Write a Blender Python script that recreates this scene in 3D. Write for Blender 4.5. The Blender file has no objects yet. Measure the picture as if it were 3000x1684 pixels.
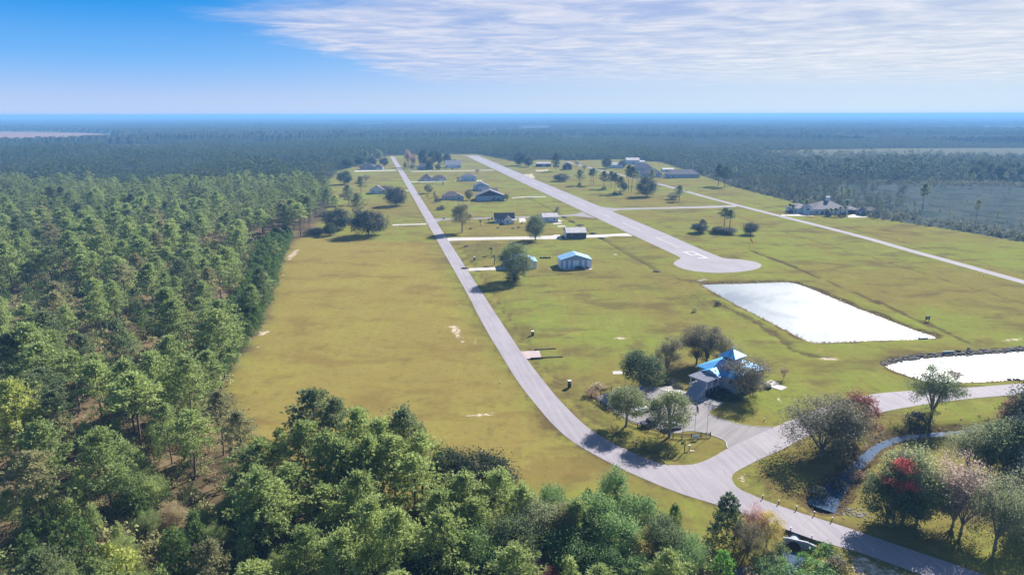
import bpy, math, random
import numpy as np
from mathutils import Vector, Matrix, geometry

# ---------------------------------------------------------------- camera, sky, sun, exposure
SC = bpy.context.scene
COL = SC.collection
CAM_H, FPX = 78.0, 2000.0
PITCH = math.atan(507 / FPX)
ROLL = math.radians(-0.10)
SUN_AZ, SUN_EL = math.radians(39.5), math.radians(34.5)     # azimuth from +Y towards +X

cd = bpy.data.cameras.new('camera'); cam = bpy.data.objects.new('camera', cd); COL.objects.link(cam)
cd.sensor_width = 36; cd.lens = 24; cd.clip_start = 1; cd.clip_end = 120000
cam.matrix_world = Matrix.Translation((0, 0, CAM_H)) @ Matrix.Rotation(math.pi/2 - PITCH, 4, 'X') @ Matrix.Rotation(ROLL, 4, 'Z')
SC.camera = cam

sd = bpy.data.lights.new('sun', 'SUN'); sd.energy = 4.9; sd.angle = math.radians(0.53); sd.color = (1, .95, .87)
sun = bpy.data.objects.new('sun', sd); COL.objects.link(sun)
sdir = Vector((math.sin(SUN_AZ)*math.cos(SUN_EL), math.cos(SUN_AZ)*math.cos(SUN_EL), math.sin(SUN_EL)))
sun.rotation_euler = (-sdir).to_track_quat('-Z', 'Y').to_euler()

SC.view_settings.view_transform = 'Standard'; SC.view_settings.look = 'None'
SC.view_settings.exposure = 1.26; SC.view_settings.gamma = 1
SC.cycles.use_denoising = True
SC.cycles.max_bounces = 6; SC.cycles.diffuse_bounces = 3; SC.cycles.glossy_bounces = 3
SC.cycles.transmission_bounces = 3; SC.cycles.volume_bounces = 0; SC.cycles.transparent_max_bounces = 4
SC.cycles.sample_clamp_indirect = 6

class NT:
    """small node-tree helper"""
    def __init__(s, tree): s.t = tree; s.n = tree.nodes; s.l = tree.links
    def N(s, typ, props=None, **ins):
        n = s.n.new(typ)
        for k, v in (props or {}).items(): setattr(n, k, v)
        for k, v in ins.items():
            k2 = int(k[1:]) if k[0] == 'i' and k[1:].isdigit() else k.replace('_', ' ')
            if isinstance(v, bpy.types.NodeSocket): s.l.new(v, n.inputs[k2])
            elif v is not None: n.inputs[k2].default_value = v
        return n
    def math(s, op, a, b=None, c=None, clamp=False):
        n = s.n.new('ShaderNodeMath'); n.operation = op; n.use_clamp = clamp
        for i, v in enumerate((a, b, c)):
            if isinstance(v, bpy.types.NodeSocket): s.l.new(v, n.inputs[i])
            elif v is not None: n.inputs[i].default_value = v
        return n.outputs[0]
    def mix(s, f, a, b, blend='MIX'):
        n = s.n.new('ShaderNodeMix'); n.data_type = 'RGBA'; n.blend_type = blend
        for k, v in ((0, f), (6, a), (7, b)):
            if isinstance(v, bpy.types.NodeSocket): s.l.new(v, n.inputs[k])
            elif k == 0: n.inputs[k].default_value = v
            else: n.inputs[k].default_value = (*v[:3], 1)
        return n.outputs[2]
    def ss(s, v, a, b):
        n = s.n.new('ShaderNodeMapRange'); n.interpolation_type = 'SMOOTHSTEP'
        s.l.new(v, n.inputs[0]); n.inputs[1].default_value = a; n.inputs[2].default_value = b
        return n.outputs[0]
    def noise(s, vec, scale, detail=4, rough=.55, dist=0):
        n = s.N('ShaderNodeTexNoise', Scale=scale, Detail=detail, Roughness=rough, Distortion=dist)
        s.l.new(vec, n.inputs['Vector']); return n.outputs['Fac']

W = bpy.data.worlds.new('World'); SC.world = W; W.use_nodes = True
w = NT(W.node_tree); w.n.clear()
sky = w.N('ShaderNodeTexSky', dict(sky_type='NISHITA', sun_disc=False, sun_elevation=SUN_EL, sun_rotation=SUN_AZ,
                                   altitude=80, air_density=1.0, dust_density=0.4, ozone_density=2.2))
tc = w.N('ShaderNodeTexCoord')
sep = w.N('ShaderNodeSeparateXYZ', Vector=tc.outputs['Generated'])
SKY_STRENGTH = 0.05
# layer of altocumulus: the view direction meets a flat cloud deck overhead
zz = w.math('MAXIMUM', sep.outputs[2], .012)
px_ = w.math('DIVIDE', sep.outputs[0], zz); py_ = w.math('DIVIDE', sep.outputs[1], zz)
pv = w.N('ShaderNodeCombineXYZ', X=px_, Y=py_).outputs[0]
n1 = w.noise(pv, .33, 5, .6); n2 = w.noise(pv, 1.05, 7, .62, .8)
pvs = w.N('ShaderNodeMapping', Vector=pv, Scale=(1.0, 1.5, 1), Rotation=(0, 0, .3)).outputs[0]
n3 = w.noise(pvs, 1.25, 5, .6, .5)
wob = w.math('MULTIPLY', w.math('SUBTRACT', n1, .5), 3.2)
wob2 = w.math('ADD', wob, w.math('MULTIPLY', w.math('SUBTRACT', n2, .5), 3.0))
left = w.ss(w.math('ADD', px_, w.math('MULTIPLY', wob2, .55)), -3.5, -2.4)
diag = w.ss(w.math('ADD', w.math('ADD', w.math('MULTIPLY', px_, .8), w.math('MULTIPLY', py_, .58)), wob), 1.6, 3.0)
far = w.ss(w.math('ADD', w.math('SUBTRACT', w.math('MULTIPLY', px_, .1), py_), w.math('MULTIPLY', wob2, 2.0)), -30, -10)
cov = w.math('MULTIPLY', w.math('MULTIPLY', left, diag), far)
tex = w.math('ADD', w.math('MULTIPLY', n3, .34), w.math('MULTIPLY', n2, .66))
dens = w.ss(tex, .32, .68)
cmask = w.math('MULTIPLY', cov, w.math('ADD', w.math('MULTIPLY', dens, .28), .67))
k = 1 / SKY_STRENGTH
el = w.math('MAXIMUM', sep.outputs[2], 0.0)
side = w.ss(sep.outputs[0], -.55, .55)                      # whiter towards the sun's side
hor = w.mix(side, (.215*k, .27*k, .385*k), (.275*k, .335*k, .395*k))
mid_ = w.mix(side, (.080*k, .205*k, .40*k), (.235*k, .297*k, .39*k))
zen = w.mix(side, (.010*k, .135*k, .36*k), (.07*k, .155*k, .34*k))
low = w.mix(w.ss(el, 0.0, .08), hor, mid_)
low = w.mix(w.ss(el, .055, .15), low, zen)
hsv = w.mix(w.ss(el, .26, .55), low, sky.outputs[0])
ccol = w.mix(dens, (.19*k, .225*k, .335*k), (.33*k, .335*k, .38*k))
ccol = w.mix(w.ss(w.math('ADD', px_, w.math('MULTIPLY', n1, 4)), 0, 9), ccol, w.mix(dens, (.265*k, .29*k, .335*k), (.37*k, .38*k, .40*k)))
skyc = w.mix(cmask, hsv, ccol)
bg = w.N('ShaderNodeBackground', Color=skyc, Strength=SKY_STRENGTH)
wo = w.N('ShaderNodeOutputWorld'); w.l.new(bg.outputs[0], wo.inputs[0])

# ---------------------------------------------------------------- geometry helpers
cp, sp = math.cos(PITCH), math.sin(PITCH)
cr, sr = math.cos(ROLL), math.sin(ROLL)
def G(u, v, z=0.0):
    """photograph position of a point of known height -> its place on the ground plan, metres"""
    a0, b0 = (u - 1500) / FPX, (842 - v) / FPX
    a, b = a0*cr - b0*sr, a0*sr + b0*cr
    dy, dz = cp + b*sp, -sp + b*cp
    t = (z - CAM_H) / dz
    return (t*a, t*dy)
def GV(u, v, z=0.0): return G(u*1.16463, v*1.16463, z)
def PG(pts, z=0.0, vw=False): return [(GV if vw else G)(u, v, z) for u, v in pts]
def proj(x, y, z):
    dz = z - CAM_H
    c = y*cp - dz*sp; up = y*sp + dz*cp
    return 1500 + FPX*x/c, 842 - FPX*up/c, c
RX, RY = -.2014, .9795          # direction of the main road
def ST(s_, t_): return (RX*s_ + RY*t_, RY*s_ - RX*t_)

def sdf(poly, X, Y):
    """signed distance to a polygon (negative inside), numpy"""
    P = np.array(poly, float); X = np.asarray(X, float); Y = np.asarray(Y, float)
    d = np.full(X.shape, 1e18); ins = np.zeros(X.shape, bool)
    for i in range(len(P)):
        ax, ay = P[i]; bx, by = P[(i+1) % len(P)]
        ex, ey = bx-ax, by-ay
        t = np.clip(((X-ax)*ex + (Y-ay)*ey) / (ex*ex+ey*ey+1e-12), 0, 1)
        d = np.minimum(d, (X-ax-t*ex)**2 + (Y-ay-t*ey)**2)
        if ay != by:
            c = ((ay > Y) != (by > Y)) & (X < (bx-ax)*(Y-ay)/(by-ay) + ax)
            ins ^= c
    d = np.sqrt(d)
    return np.where(ins, -d, d)
def dline(pts, X, Y):
    d = np.full(np.shape(X), 1e18)
    for (ax, ay), (bx, by) in zip(pts, pts[1:]):
        ex, ey = bx-ax, by-ay
        t = np.clip(((X-ax)*ex + (Y-ay)*ey) / (ex*ex+ey*ey+1e-12), 0, 1)
        d = np.minimum(d, (X-ax-t*ex)**2 + (Y-ay-t*ey)**2)
    return np.sqrt(d)
def sstep(v, a, b):
    t = np.clip((v-a)/(b-a), 0, 1); return t*t*(3-2*t)
def vnoise(X, Y, s, seed=0):
    """cheap smooth value noise 0..1"""
    X = np.asarray(X)/s; Y = np.asarray(Y)/s
    xi = np.floor(X).astype(np.int64); yi = np.floor(Y).astype(np.int64)
    fx = X-xi; fy = Y-yi; fx = fx*fx*(3-2*fx); fy = fy*fy*(3-2*fy)
    def hsh(a, b):
        h_ = (a*374761393 + b*668265263 + seed*1442695041) & 0xffffffff
        h_ = ((h_ ^ (h_ >> 13)) * 1274126177) & 0xffffffff
        return ((h_ ^ (h_ >> 16)) & 0xffff) / 65535.0
    return (hsh(xi, yi)*(1-fx)+hsh(xi+1, yi)*fx)*(1-fy) + (hsh(xi, yi+1)*(1-fx)+hsh(xi+1, yi+1)*fx)*fy
def smooth(pts, n=2):
    for _ in range(n):
        q = [pts[0]]
        for a, b in zip(pts, pts[1:]):
            q += [(a[0]*.75+b[0]*.25, a[1]*.75+b[1]*.25), (a[0]*.25+b[0]*.75, a[1]*.25+b[1]*.75)]
        pts = q + [pts[-1]]
    return pts
def resample(pts, n):
    P = np.array(pts, float); d = np.r_[0, np.cumsum(np.hypot(*np.diff(P, axis=0).T))]
    t = np.linspace(0, d[-1], n)
    return np.c_[np.interp(t, d, P[:, 0]), np.interp(t, d, P[:, 1])]

class MB:
    """collects geometry and links it as ONE mesh object"""
    def __init__(s): s.V = []; s.F = []; s.n = 0; s.tint = []
    def add(s, V, F, mi=0, tint=None):
        V = np.asarray(V, np.float32).reshape(-1, 3); F = np.asarray(F, np.int64)
        s.V.append(V); s.F.append((F + s.n, mi)); s.n += len(V)
        s.tint.append(np.full(len(V), .5, np.float32) if tint is None else np.asarray(tint, np.float32))
        return s
    def box(s, x0, y0, z0, x1, y1, z1, mi=0, M=None):
        V = np.array([(x0,y0,z0),(x1,y0,z0),(x1,y1,z0),(x0,y1,z0),(x0,y0,z1),(x1,y0,z1),(x1,y1,z1),(x0,y1,z1)], float)
        if M is not None: V = np.array([M @ Vector(v) for v in V])
        return s.add(V, [(0,3,2,1),(4,5,6,7),(0,1,5,4),(1,2,6,5),(2,3,7,6),(3,0,4,7)], mi)
    def poly(s, V, faces, mi=0):
        V = np.asarray(V, float); base = s.n
        s.V.append(V.astype(np.float32)); s.n += len(V); s.tint.append(np.full(len(V), .5, np.float32))
        by = {}
        for f in faces: by.setdefault(len(f), []).append(f)
        for f in by.values(): s.F.append((np.array(f)+base, mi))
        return s
    def tube(s, pts, rad, k=6, mi=0, cap=True):
        P = np.asarray(pts, float); n = len(P); rad = np.broadcast_to(rad, (n,))
        T = np.gradient(P, axis=0); T /= np.linalg.norm(T, axis=1)[:, None] + 1e-9
        ref = np.where(np.abs(T[:, 2:3]) > .9, np.array([[1., 0, 0]]), np.array([[0, 0, 1.]]))
        A = np.cross(T, ref); A /= np.linalg.norm(A, axis=1)[:, None] + 1e-9; B = np.cross(T, A)
        th = np.arange(k) * 2*math.pi/k
        V = P[:, None] + rad[:, None, None]*(A[:, None]*np.cos(th)[None, :, None] + B[:, None]*np.sin(th)[None, :, None])
        i = np.arange(n-1)[:, None]*k; j = np.arange(k)[None]; j2 = (j+1) % k
        F = np.stack([i+j, i+j2, i+k+j2, i+k+j], -1).reshape(-1, 4)
        b = s.n
        s.add(V.reshape(-1, 3), F, mi)
        if cap:
            s.F.append((np.array([list(range(b, b+k))]), mi)); s.F.append((np.array([list(range(b+(n-1)*k, b+n*k))[::-1]]), mi))
        return s
    def flat(s, pts, z=0.0, thick=0.0, mi=0):
        P3 = [Vector((p[0], p[1], 0)) for p in pts]
        tris = geometry.tessellate_polygon([P3])
        up = []
        for t in tris:
            a, b, c = (P3[i] for i in t)
            up.append(t if (b-a).cross(c-a).z > 0 else (t[0], t[2], t[1]))
        V = [(p[0], p[1], z) for p in pts]
        s.poly(V, up, mi)
        if thick:
            area = sum(a[0]*b[1]-b[0]*a[1] for a, b in zip(pts, pts[1:]+pts[:1]))
            n = len(pts); V2 = V + [(p[0], p[1], z-thick) for p in pts]
            q = [(i, i+n, (i+1) % n + n, (i+1) % n) for i in range(n)]
            if area < 0: q = [f[::-1] for f in q]
            s.poly(V2, q, mi)
        return s
    def strip(s, L, R, z=0.0, n=60, mi=0):
        L = resample(L, n); R = resample(R, n)
        V = np.c_[np.vstack([L, R]), np.full(2*n, z)]
        i = np.arange(n-1)
        F = np.stack([i, i+n, i+n+1, i+1], -1)
        a = V[F[0]]
        if np.cross(a[1]-a[0], a[2]-a[0])[2] < 0: F = F[:, ::-1]
        return s.add(V, F, mi)
    def mesh(s, name, mats, sm=False, tint=False):
        me = bpy.data.meshes.new(name)
        V = np.concatenate(s.V); me.vertices.add(len(V)); me.vertices.foreach_set('co', V.ravel())
        idx = np.concatenate([f.ravel() for f, _ in s.F]); tot = np.concatenate([np.full(len(f), f.shape[1]) for f, _ in s.F])
        mi = np.concatenate([np.full(len(f), m) for f, m in s.F])
        me.loops.add(len(idx)); me.loops.foreach_set('vertex_index', idx.astype(np.int32))
        me.polygons.add(len(tot)); me.polygons.foreach_set('loop_start', np.r_[0, np.cumsum(tot)[:-1]].astype(np.int32))
        me.polygons.foreach_set('material_index', mi.astype(np.int32))
        me.polygons.foreach_set('use_smooth', np.full(len(tot), bool(sm)))
        if tint:
            at = me.attributes.new('tint', 'FLOAT', 'POINT'); at.data.foreach_set('value', np.concatenate(s.tint))
        for m in (mats if isinstance(mats, (list, tuple)) else [mats]): me.materials.append(m)
        me.update(calc_edges=True)
        return me
    def build(s, name, mats, parent=None, sm=False, tint=False, loc=None):
        return link(name, s.mesh(name, mats, sm, tint), parent, loc)

def link(name, data, parent=None, loc=None):
    o = bpy.data.objects.new(name, data); COL.objects.link(o)
    if parent is not None: o.parent = parent
    if loc is not None: o.location = loc
    return o
def tag(o, label, cat, group=None, kind=None):
    o['label'] = label; o['category'] = cat
    if group: o['group'] = group
    if kind: o['kind'] = kind
    return o
def struct(o, label=None, kind='structure'):
    o['kind'] = kind
    if label: o['label'] = label
    return o
def thing(name, label, cat, loc, rot=0.0, group=None):
    o = link(name, None); o.location = (loc[0], loc[1], loc[2] if len(loc) > 2 else 0.0); o.rotation_euler = (0, 0, rot)
    o.empty_display_size = .5
    return tag(o, label, cat, group)

# ---------------------------------------------------------------- materials
def new_mat(name):
    m = bpy.data.materials.new(name); m.use_nodes = True
    t = NT(m.node_tree); b = t.n['Principled BSDF']
    return m, t, b
def mat(name, c1, c2=None, rough=.7, scale=3.0, metal=0.0, bump=0.0, spec=.3, wave=None):
    m, t, b = new_mat(name)
    co = t.N('ShaderNodeTexCoord').outputs['Object']
    c2 = c2 or tuple(x*.78 for x in c1)
    f = t.noise(co, scale, 5, .6)
    col = t.mix(t.ss(f, .3, .7), c1, c2)
    t.l.new(col, b.inputs['Base Color'])
    b.inputs['Roughness'].default_value = rough; b.inputs['Metallic'].default_value = metal
    b.inputs['Specular IOR Level'].default_value = spec
    if bump or wave:
        h = f
        if wave:
            wv = t.N('ShaderNodeTexWave', dict(wave_type='BANDS', bands_direction=wave[0]), Vector=co, Scale=wave[1])
            h = wv.outputs['Fac']
        bp = t.N('ShaderNodeBump', Strength=bump or .5, Distance=.05, Height=h)
        t.l.new(bp.outputs[0], b.inputs['Normal'])
    return m
def leaf(name, c1, c2, tintattr=False, trans=.48, rough=.55, spec=.25):
    m, t, b = new_mat(name)
    isl = t.N('ShaderNodeNewGeometry').outputs['Random Per Island']
    if tintattr: r = t.N('ShaderNodeAttribute', dict(attribute_name='tint')).outputs['Fac']
    else: r = t.N('ShaderNodeObjectInfo').outputs['Random']
    f = t.math('ADD', t.math('MULTIPLY', isl, .22 if tintattr else .5), t.math('MULTIPLY', r, .75 if tintattr else .55), clamp=True)
    col = t.mix(f, c1, c2)
    t.l.new(col, b.inputs['Base Color']); b.inputs['Roughness'].default_value = rough
    b.inputs['Specular IOR Level'].default_value = spec
    tr = t.N('ShaderNodeBsdfTranslucent', Color=t.mix(.35, col, tuple(min(1, x*1.6) for x in c2)))
    mx = t.N('ShaderNodeMixShader', Fac=trans); t.l.new(b.outputs[0], mx.inputs[1]); t.l.new(tr.outputs[0], mx.inputs[2])
    t.l.new(mx.outputs[0], t.n['Material Output'].inputs['Surface'])
    return m

def asphalt(name, c1, c2, rot):
    m, t, b = new_mat(name)
    co = t.N('ShaderNodeTexCoord').outputs['Object']
    mp = t.N('ShaderNodeMapping', Vector=co, Rotation=(0, 0, rot)).outputs[0]
    st = t.N('ShaderNodeMapping', Vector=mp, Scale=(.9, .035, 1)).outputs[0]
    a = t.noise(st, 1.0, 4, .6); bb = t.noise(co, .09, 5, .6); fine = t.noise(co, 2.2, 6, .7)
    f = t.math('ADD', t.math('ADD', t.math('MULTIPLY', a, .45), t.math('MULTIPLY', bb, .35)), t.math('MULTIPLY', fine, .2))
    col = t.mix(t.ss(f, .34, .66), c1, c2)
    v = t.N('ShaderNodeTexVoronoi', dict(feature='DISTANCE_TO_EDGE'), Vector=co, Scale=.16, Randomness=1.0)
    crack = t.math('MULTIPLY', t.ss(v.outputs['Distance'], .012, .002), t.ss(bb, .5, .6))
    col = t.mix(t.math('MULTIPLY', crack, .35), col, tuple(x*.5 for x in c1))
    t.l.new(col, b.inputs['Base Color']); b.inputs['Roughness'].default_value = .85; b.inputs['Specular IOR Level'].default_value = .2
    return m
RA = math.atan2(.2014, .9795)
M = {}
M['road'] = asphalt('worn_asphalt', (.225, .205, .232), (.31, .285, .315), -RA)
M['runway'] = asphalt('runway_asphalt', (.205, .19, .215), (.275, .255, .285), -RA)
M['side_road'] = asphalt('side_road_asphalt', (.18, .168, .185), (.25, .232, .25), -.3)
M['lot'] = asphalt('lot_asphalt', (.165, .152, .162), (.25, .232, .24), .7)
M['concrete'] = mat('concrete', (.47, .44, .42), (.37, .345, .33), .85, .35)
M['pinkcon'] = mat('pink_concrete', (.42, .33, .33), (.34, .27, .27), .85, .5)
M['paint'] = mat('road_paint', (.43, .41, .43), (.32, .30, .33), .7, 1.6)
M['white'] = mat('white_siding', (.74, .75, .78), (.62, .64, .68), .6, .8, wave=('Z', 2.4), bump=.25)
M['trim'] = mat('white_trim', (.8, .8, .8), (.7, .7, .7), .5, 2)
M['cream'] = mat('cream_stucco', (.62, .57, .52), (.52, .47, .43), .8, .8)
M['greywall'] = mat('grey_siding', (.42, .44, .50), (.34, .36, .42), .7, .7, wave=('Z', 2.2), bump=.25)
M['tanwall'] = mat('tan_brick', (.45, .36, .31), (.34, .26, .22), .85, 1.5)
M['bluemetal'] = mat('pale_blue_metal_wall', (.56, .67, .82), (.50, .61, .77), .5, .4, wave=('X', 2.6), bump=.5)
M['bluedark'] = mat('blue_grey_metal_panel', (.34, .43, .58), (.30, .38, .53), .5, .5, wave=('X', 2.6), bump=.5)
M['paledoor'] = mat('pale_metal_door', (.74, .82, .92), (.68, .77, .88), .5, .6)
M['blueroof'] = mat('blue_metal_roof', (.06, .33, .70), (.09, .39, .76), .5, .5, metal=.1, wave=('Y', 1.6), bump=.45, spec=.35)
M['skyroof'] = mat('sky_blue_metal_roof', (.17, .33, .52), (.21, .38, .57), .6, .5, metal=0, wave=('Y', 1.6), bump=.4, spec=.2)
M['whiteroof'] = mat('pale_metal_roof', (.44, .42, .44), (.33, .31, .32), .6, .35, wave=('X', 1.6), bump=.4, spec=.2)
M['brownroof'] = mat('brown_shingle', (.15, .12, .12), (.10, .08, .085), .85, 1.2, bump=.2)
M['greyroof'] = mat('grey_shingle', (.17, .16, .19), (.11, .105, .13), .85, 1.2, bump=.2)
M['darkroof'] = mat('dark_blue_shingle', (.055, .06, .085), (.04, .042, .06), .8, 1.2, bump=.2)
M['slateroof'] = mat('slate_roof', (.15, .145, .175), (.11, .108, .135), .8, 1.0, bump=.2)
M['brownwall'] = mat('dark_brown_metal_wall', (.085, .06, .065), (.06, .042, .046), .6, .6, wave=('X', 2.4), bump=.5)
M['deck'] = mat('grey_painted_deck', (.36, .38, .46), (.28, .30, .38), .7, 1.5)
M['glass'] = mat('window_glass', (.025, .03, .045), (.035, .045, .06), .12, 1, spec=.6)
M['dark'] = mat('dark_void', (.012, .012, .014), (.02, .02, .02), .9, 1)
M['fence'] = mat('black_brown_fence_wood', (.035, .026, .022), (.022, .017, .015), .8, 3)
M['bark'] = mat('pine_bark', (.16, .115, .09), (.085, .062, .052), .9, 2.2, bump=.3)
M['greybark'] = mat('grey_bark', (.26, .23, .20), (.15, .13, .115), .9, 2.2, bump=.3)
M['steel'] = mat('galvanised_pole', (.62, .62, .64), (.5, .5, .52), .4, 2, metal=.4)
M['rubber'] = mat('tyre_rubber', (.02, .02, .02), (.03, .03, .03), .9, 4)
M['chrome'] = mat('alloy_rim', (.5, .5, .52), (.4, .4, .42), .3, 4, metal=.8)
M['lamp'] = mat('headlamp_glass', (.7, .72, .75), (.6, .62, .66), .15, 4, spec=.6)
M['tail'] = mat('tail_lamp_red', (.35, .02, .02), (.28, .015, .015), .3, 4)
M['rock'] = mat('pale_riprap', (.26, .24, .21), (.17, .155, .135), .9, 3)
M['darkrock'] = mat('dark_bank_stone', (.10, .095, .09), (.05, .05, .048), .9, 2)
M['headwall'] = mat('weathered_concrete', (.40, .43, .48), (.28, .30, .34), .9, .9)
M['plastic_blue'] = mat('blue_plastic', (.02, .16, .70), (.02, .12, .55), .4, 3)
M['navy'] = mat('navy_sign_board', (.05, .07, .13), (.04, .055, .10), .6, 3)
M['signblue'] = mat('pale_blue_sign', (.42, .52, .74), (.36, .46, .68), .5, 4)
M['red'] = mat('flag_red', (.55, .04, .06), (.48, .03, .05), .8, 3)
M['flagblue'] = mat('flag_blue', (.03, .05, .22), (.025, .04, .18), .8, 3)
M['flagwhite'] = mat('flag_white', (.75, .74, .74), (.68, .67, .67), .8, 3)
M['orange'] = mat('orange_fabric', (.80, .16, .06), (.70, .13, .05), .7, 3)
M['dirt'] = mat('disturbed_dirt', (.12, .085, .06), (.07, .05, .035), .95, 1.2)
M['brick'] = mat('dark_brick_pillar', (.10, .075, .07), (.06, .045, .042), .9, 5)
def carpaint(n, c): return mat(n, c, tuple(x*.96 for x in c), .3, 1, spec=.6)
M['carwhite'] = carpaint('white_car_paint', (.72, .73, .76)); M['cardark'] = carpaint('dark_car_paint', (.03, .032, .04))
M['carblue'] = carpaint('blue_car_paint', (.03, .06, .16))

LEAF_GAIN = dict(beltpine=2.25, marshdark=1.2, ashen=1.0, lotgreen=1.6, darkgreen=1.3, grey=1.0, greygreen=1.8, maroon=1.3, farwood=1.75, midwood=1.85, marshwood=1.1, scrub=1.3, pine=2.35, brush=2.2, oak=2.1, olive=2.1, laurel=2.7, pink=1.8, red=1.1, rose=1.2, navy=1.3, darkoak=1.5, yellow=1.4, tan=1.4)
LEAFC = dict(
    pine=((.056, .088, .030), (.142, .170, .060)), brush=((.085, .098, .040), (.185, .182, .085)), farwood=((.020, .036, .018), (.050, .064, .030)), midwood=((.056, .088, .032), (.138, .162, .062)), marshwood=((.036, .054, .040), (.082, .098, .070)), young=((.028, .056, .017), (.066, .102, .030)),
    darkoak=((.016, .026, .018), (.036, .052, .030)), navy=((.014, .020, .024), (.026, .038, .036)),
    oak=((.035, .055, .025), (.085, .105, .048)), olive=((.075, .078, .036), (.15, .145, .072)),
    beltpine=((.056, .092, .030), (.150, .178, .060)), marshdark=((.022, .036, .026), (.055, .070, .045)), ashen=((.115, .116, .070), (.22, .215, .14)), lotgreen=((.080, .100, .040), (.165, .185, .085)), darkgreen=((.022, .046, .022), (.065, .098, .048)), grey=((.105, .098, .058), (.20, .18, .115)), greygreen=((.080, .096, .050), (.155, .172, .092)),
    maroon=((.105, .042, .036), (.20, .085, .065)), red=((.55, .06, .075), (.78, .16, .15)),
    pink=((.21, .155, .135), (.33, .25, .22)), rose=((.36, .12, .12), (.46, .20, .18)), yellow=((.26, .22, .07), (.40, .33, .12)),
    laurel=((.030, .066, .020), (.085, .125, .048)), lime=((.045, .115, .018), (.09, .19, .035)),
    ygreen=((.14, .17, .04), (.24, .26, .075)), tan=((.22, .17, .09), (.33, .27, .16)), brown=((.13, .085, .06), (.21, .14, .10)),
    palm=((.035, .055, .028), (.07, .095, .045)), scrub=((.055, .066, .044), (.13, .135, .095)))
LM, LMT = {}, {}
LEAFC = {k_: tuple(tuple(min(.85, c_*LEAF_GAIN.get(k_, 1.75)*g_) for c_ in q) for q, g_ in zip(v_, (.72, 1.12))) for k_, v_ in LEAFC.items()}
def LF(k):
    if k not in LM: LM[k] = leaf('foliage_' + k, *LEAFC[k])
    return LM[k]
def LFT(k):
    if k not in LMT: LMT[k] = leaf('mass_foliage_' + k, *LEAFC[k], tintattr=True, spec=.0, rough=1.0)
    return LMT[k]

# ---------------------------------------------------------------- plan of the place (from the photograph's ground positions)
V2 = 1.16463
CLEAR = PG([(577,972),(592,938),(640,866),(690,765),(703,715),(722,640),(746,602),(770,596),(806,560),(842,505),(818,468),(850,432),(905,414),(960,396),(985,391.5),(1200,387.5),(1300,408),(1370,402),(1440,404),(1560,401),(1660,408),(1760,440),(1850,470),(2010,512),(2200,548),(2350,570),(2576,608),(2800,655)], vw=True) \
    + [(420, 300), (330, 180), (220, 96), (130, 60), (60, 60)] + PG([(1985,1440),(1800,1405),(1700,1392),(1500,1368),(1300,1335),(1150,1290),(1000,1258),(850,1228),(700,1175),(622,1095)], vw=True)
MARSH = PG([(1770,441),(1830,448),(1950,452),(2200,458),(2576,462),(3000,470)], vw=True) + [(900, 700), (800, 420), (420, 300)] + PG([(2800,655),(2576,608),(2350,570),(2200,548),(2010,512),(1850,470)], vw=True)
FAR_FIELDS = [PG([(-400,384),(150,386),(312,392),(332,410),(180,420),(-400,424)]),
              PG([(2235,441),(2600,436),(3000,434),(3500,434),(3500,462),(3000,464),(2420,463),(2245,452)]),
              PG([(1530,372),(1605,371),(1612,384),(1540,386)]), PG([(310,424),(520,424),(600,431),(340,434)]),
              PG([(2880,372),(3300,371),(3300,384),(2890,385)]), PG([(1640,398),(1760,398),(1770,408),(1660,410)])]
POND1 = smooth(PG([(2052,834),(2110,832),(2180,831),(2250,828),(2300,826),(2331,829.5),(2378,846),(2454,879),(2520,906),(2600,936),(2690,972),(2756,990),(2690,994),(2600,997),(2500,1001),(2409,1005),(2373,1003),(2344,990),(2276,955),(2230,931),(2177,905),(2136,882),(2097,859),(2070,845)], -.55) , 1)
POND2 = smooth(PG([(2588,1068),(2610,1061),(2654,1054),(2720,1046),(2815,1040),(2900,1034),(3000,1027),(3300,1008),(3500,1004),(3560,1040),(3450,1076),(3300,1096),(3000,1111),(2886,1118),(2829,1121),(2720,1118),(2692,1111),(2645,1095),(2605,1081)], -.55), 1)
STREAM = smooth(PG([(2404,1488),(2428,1455),(2452,1425),(2480,1398),(2506,1372),(2535,1342),(2560,1318),(2585,1302),(2626,1287),(2673,1279),(2768,1270),(2860,1262),(2960,1245),(3100,1225)], -1.2), 2)
STREAM_W = [(0, 2.7), (10, 2.2), (22, 1.25), (60, 1.0), (120, .9)]
OUTFLOW = smooth(PG([(2326,1616),(2305,1655),(2270,1672),(2180,1690),(2050,1720)], -1.6), 2)
DITCHES = [(PG([(1524,569),(1549,581),(1619,616),(1680,652),(1736,686),(1765,700),(1815,731),(1863,759),(1901,778),(1923,793)]), 1.2, .45, .6),
           (PG([(1337,707),(1363,742),(1400,790),(1430,835),(1453,870),(1487,926),(1518,965),(1547,1007),(1568,1054),(1623,1096),(1663,1152),(1689,1177),(1710,1207),(1742,1229),(1800,1262),(1850,1294),(1930,1330),(1990,1345)]), 1.2, .5, .6),
           (PG([(2202,735),(2312,776),(2420,822),(2560,880),(2700,940),(2830,1000)]), 1.3, .30, .85),
           (PG([(2091,883),(2194,930),(2296,997),(2321,1024),(2372,1040),(2420,1046)]), 1.6, .22, .75),
           (PG([(1524,862),(1600,855),(1700,851),(1760,849)]), 1.2, .25, .6),
           (PG([(2090,612),(2180,640),(2300,680),(2420,716),(2600,768),(2800,830),(3000,888)]), 1.2, .3, .6),
           (PG([(1540,810),(1620,806),(1700,801),(1790,797)]), .9, .2, .75),
           (PG([(2180,588),(2350,632),(2500,672),(2700,724),(3000,800)]), 1.4, .3, .55)]
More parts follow.
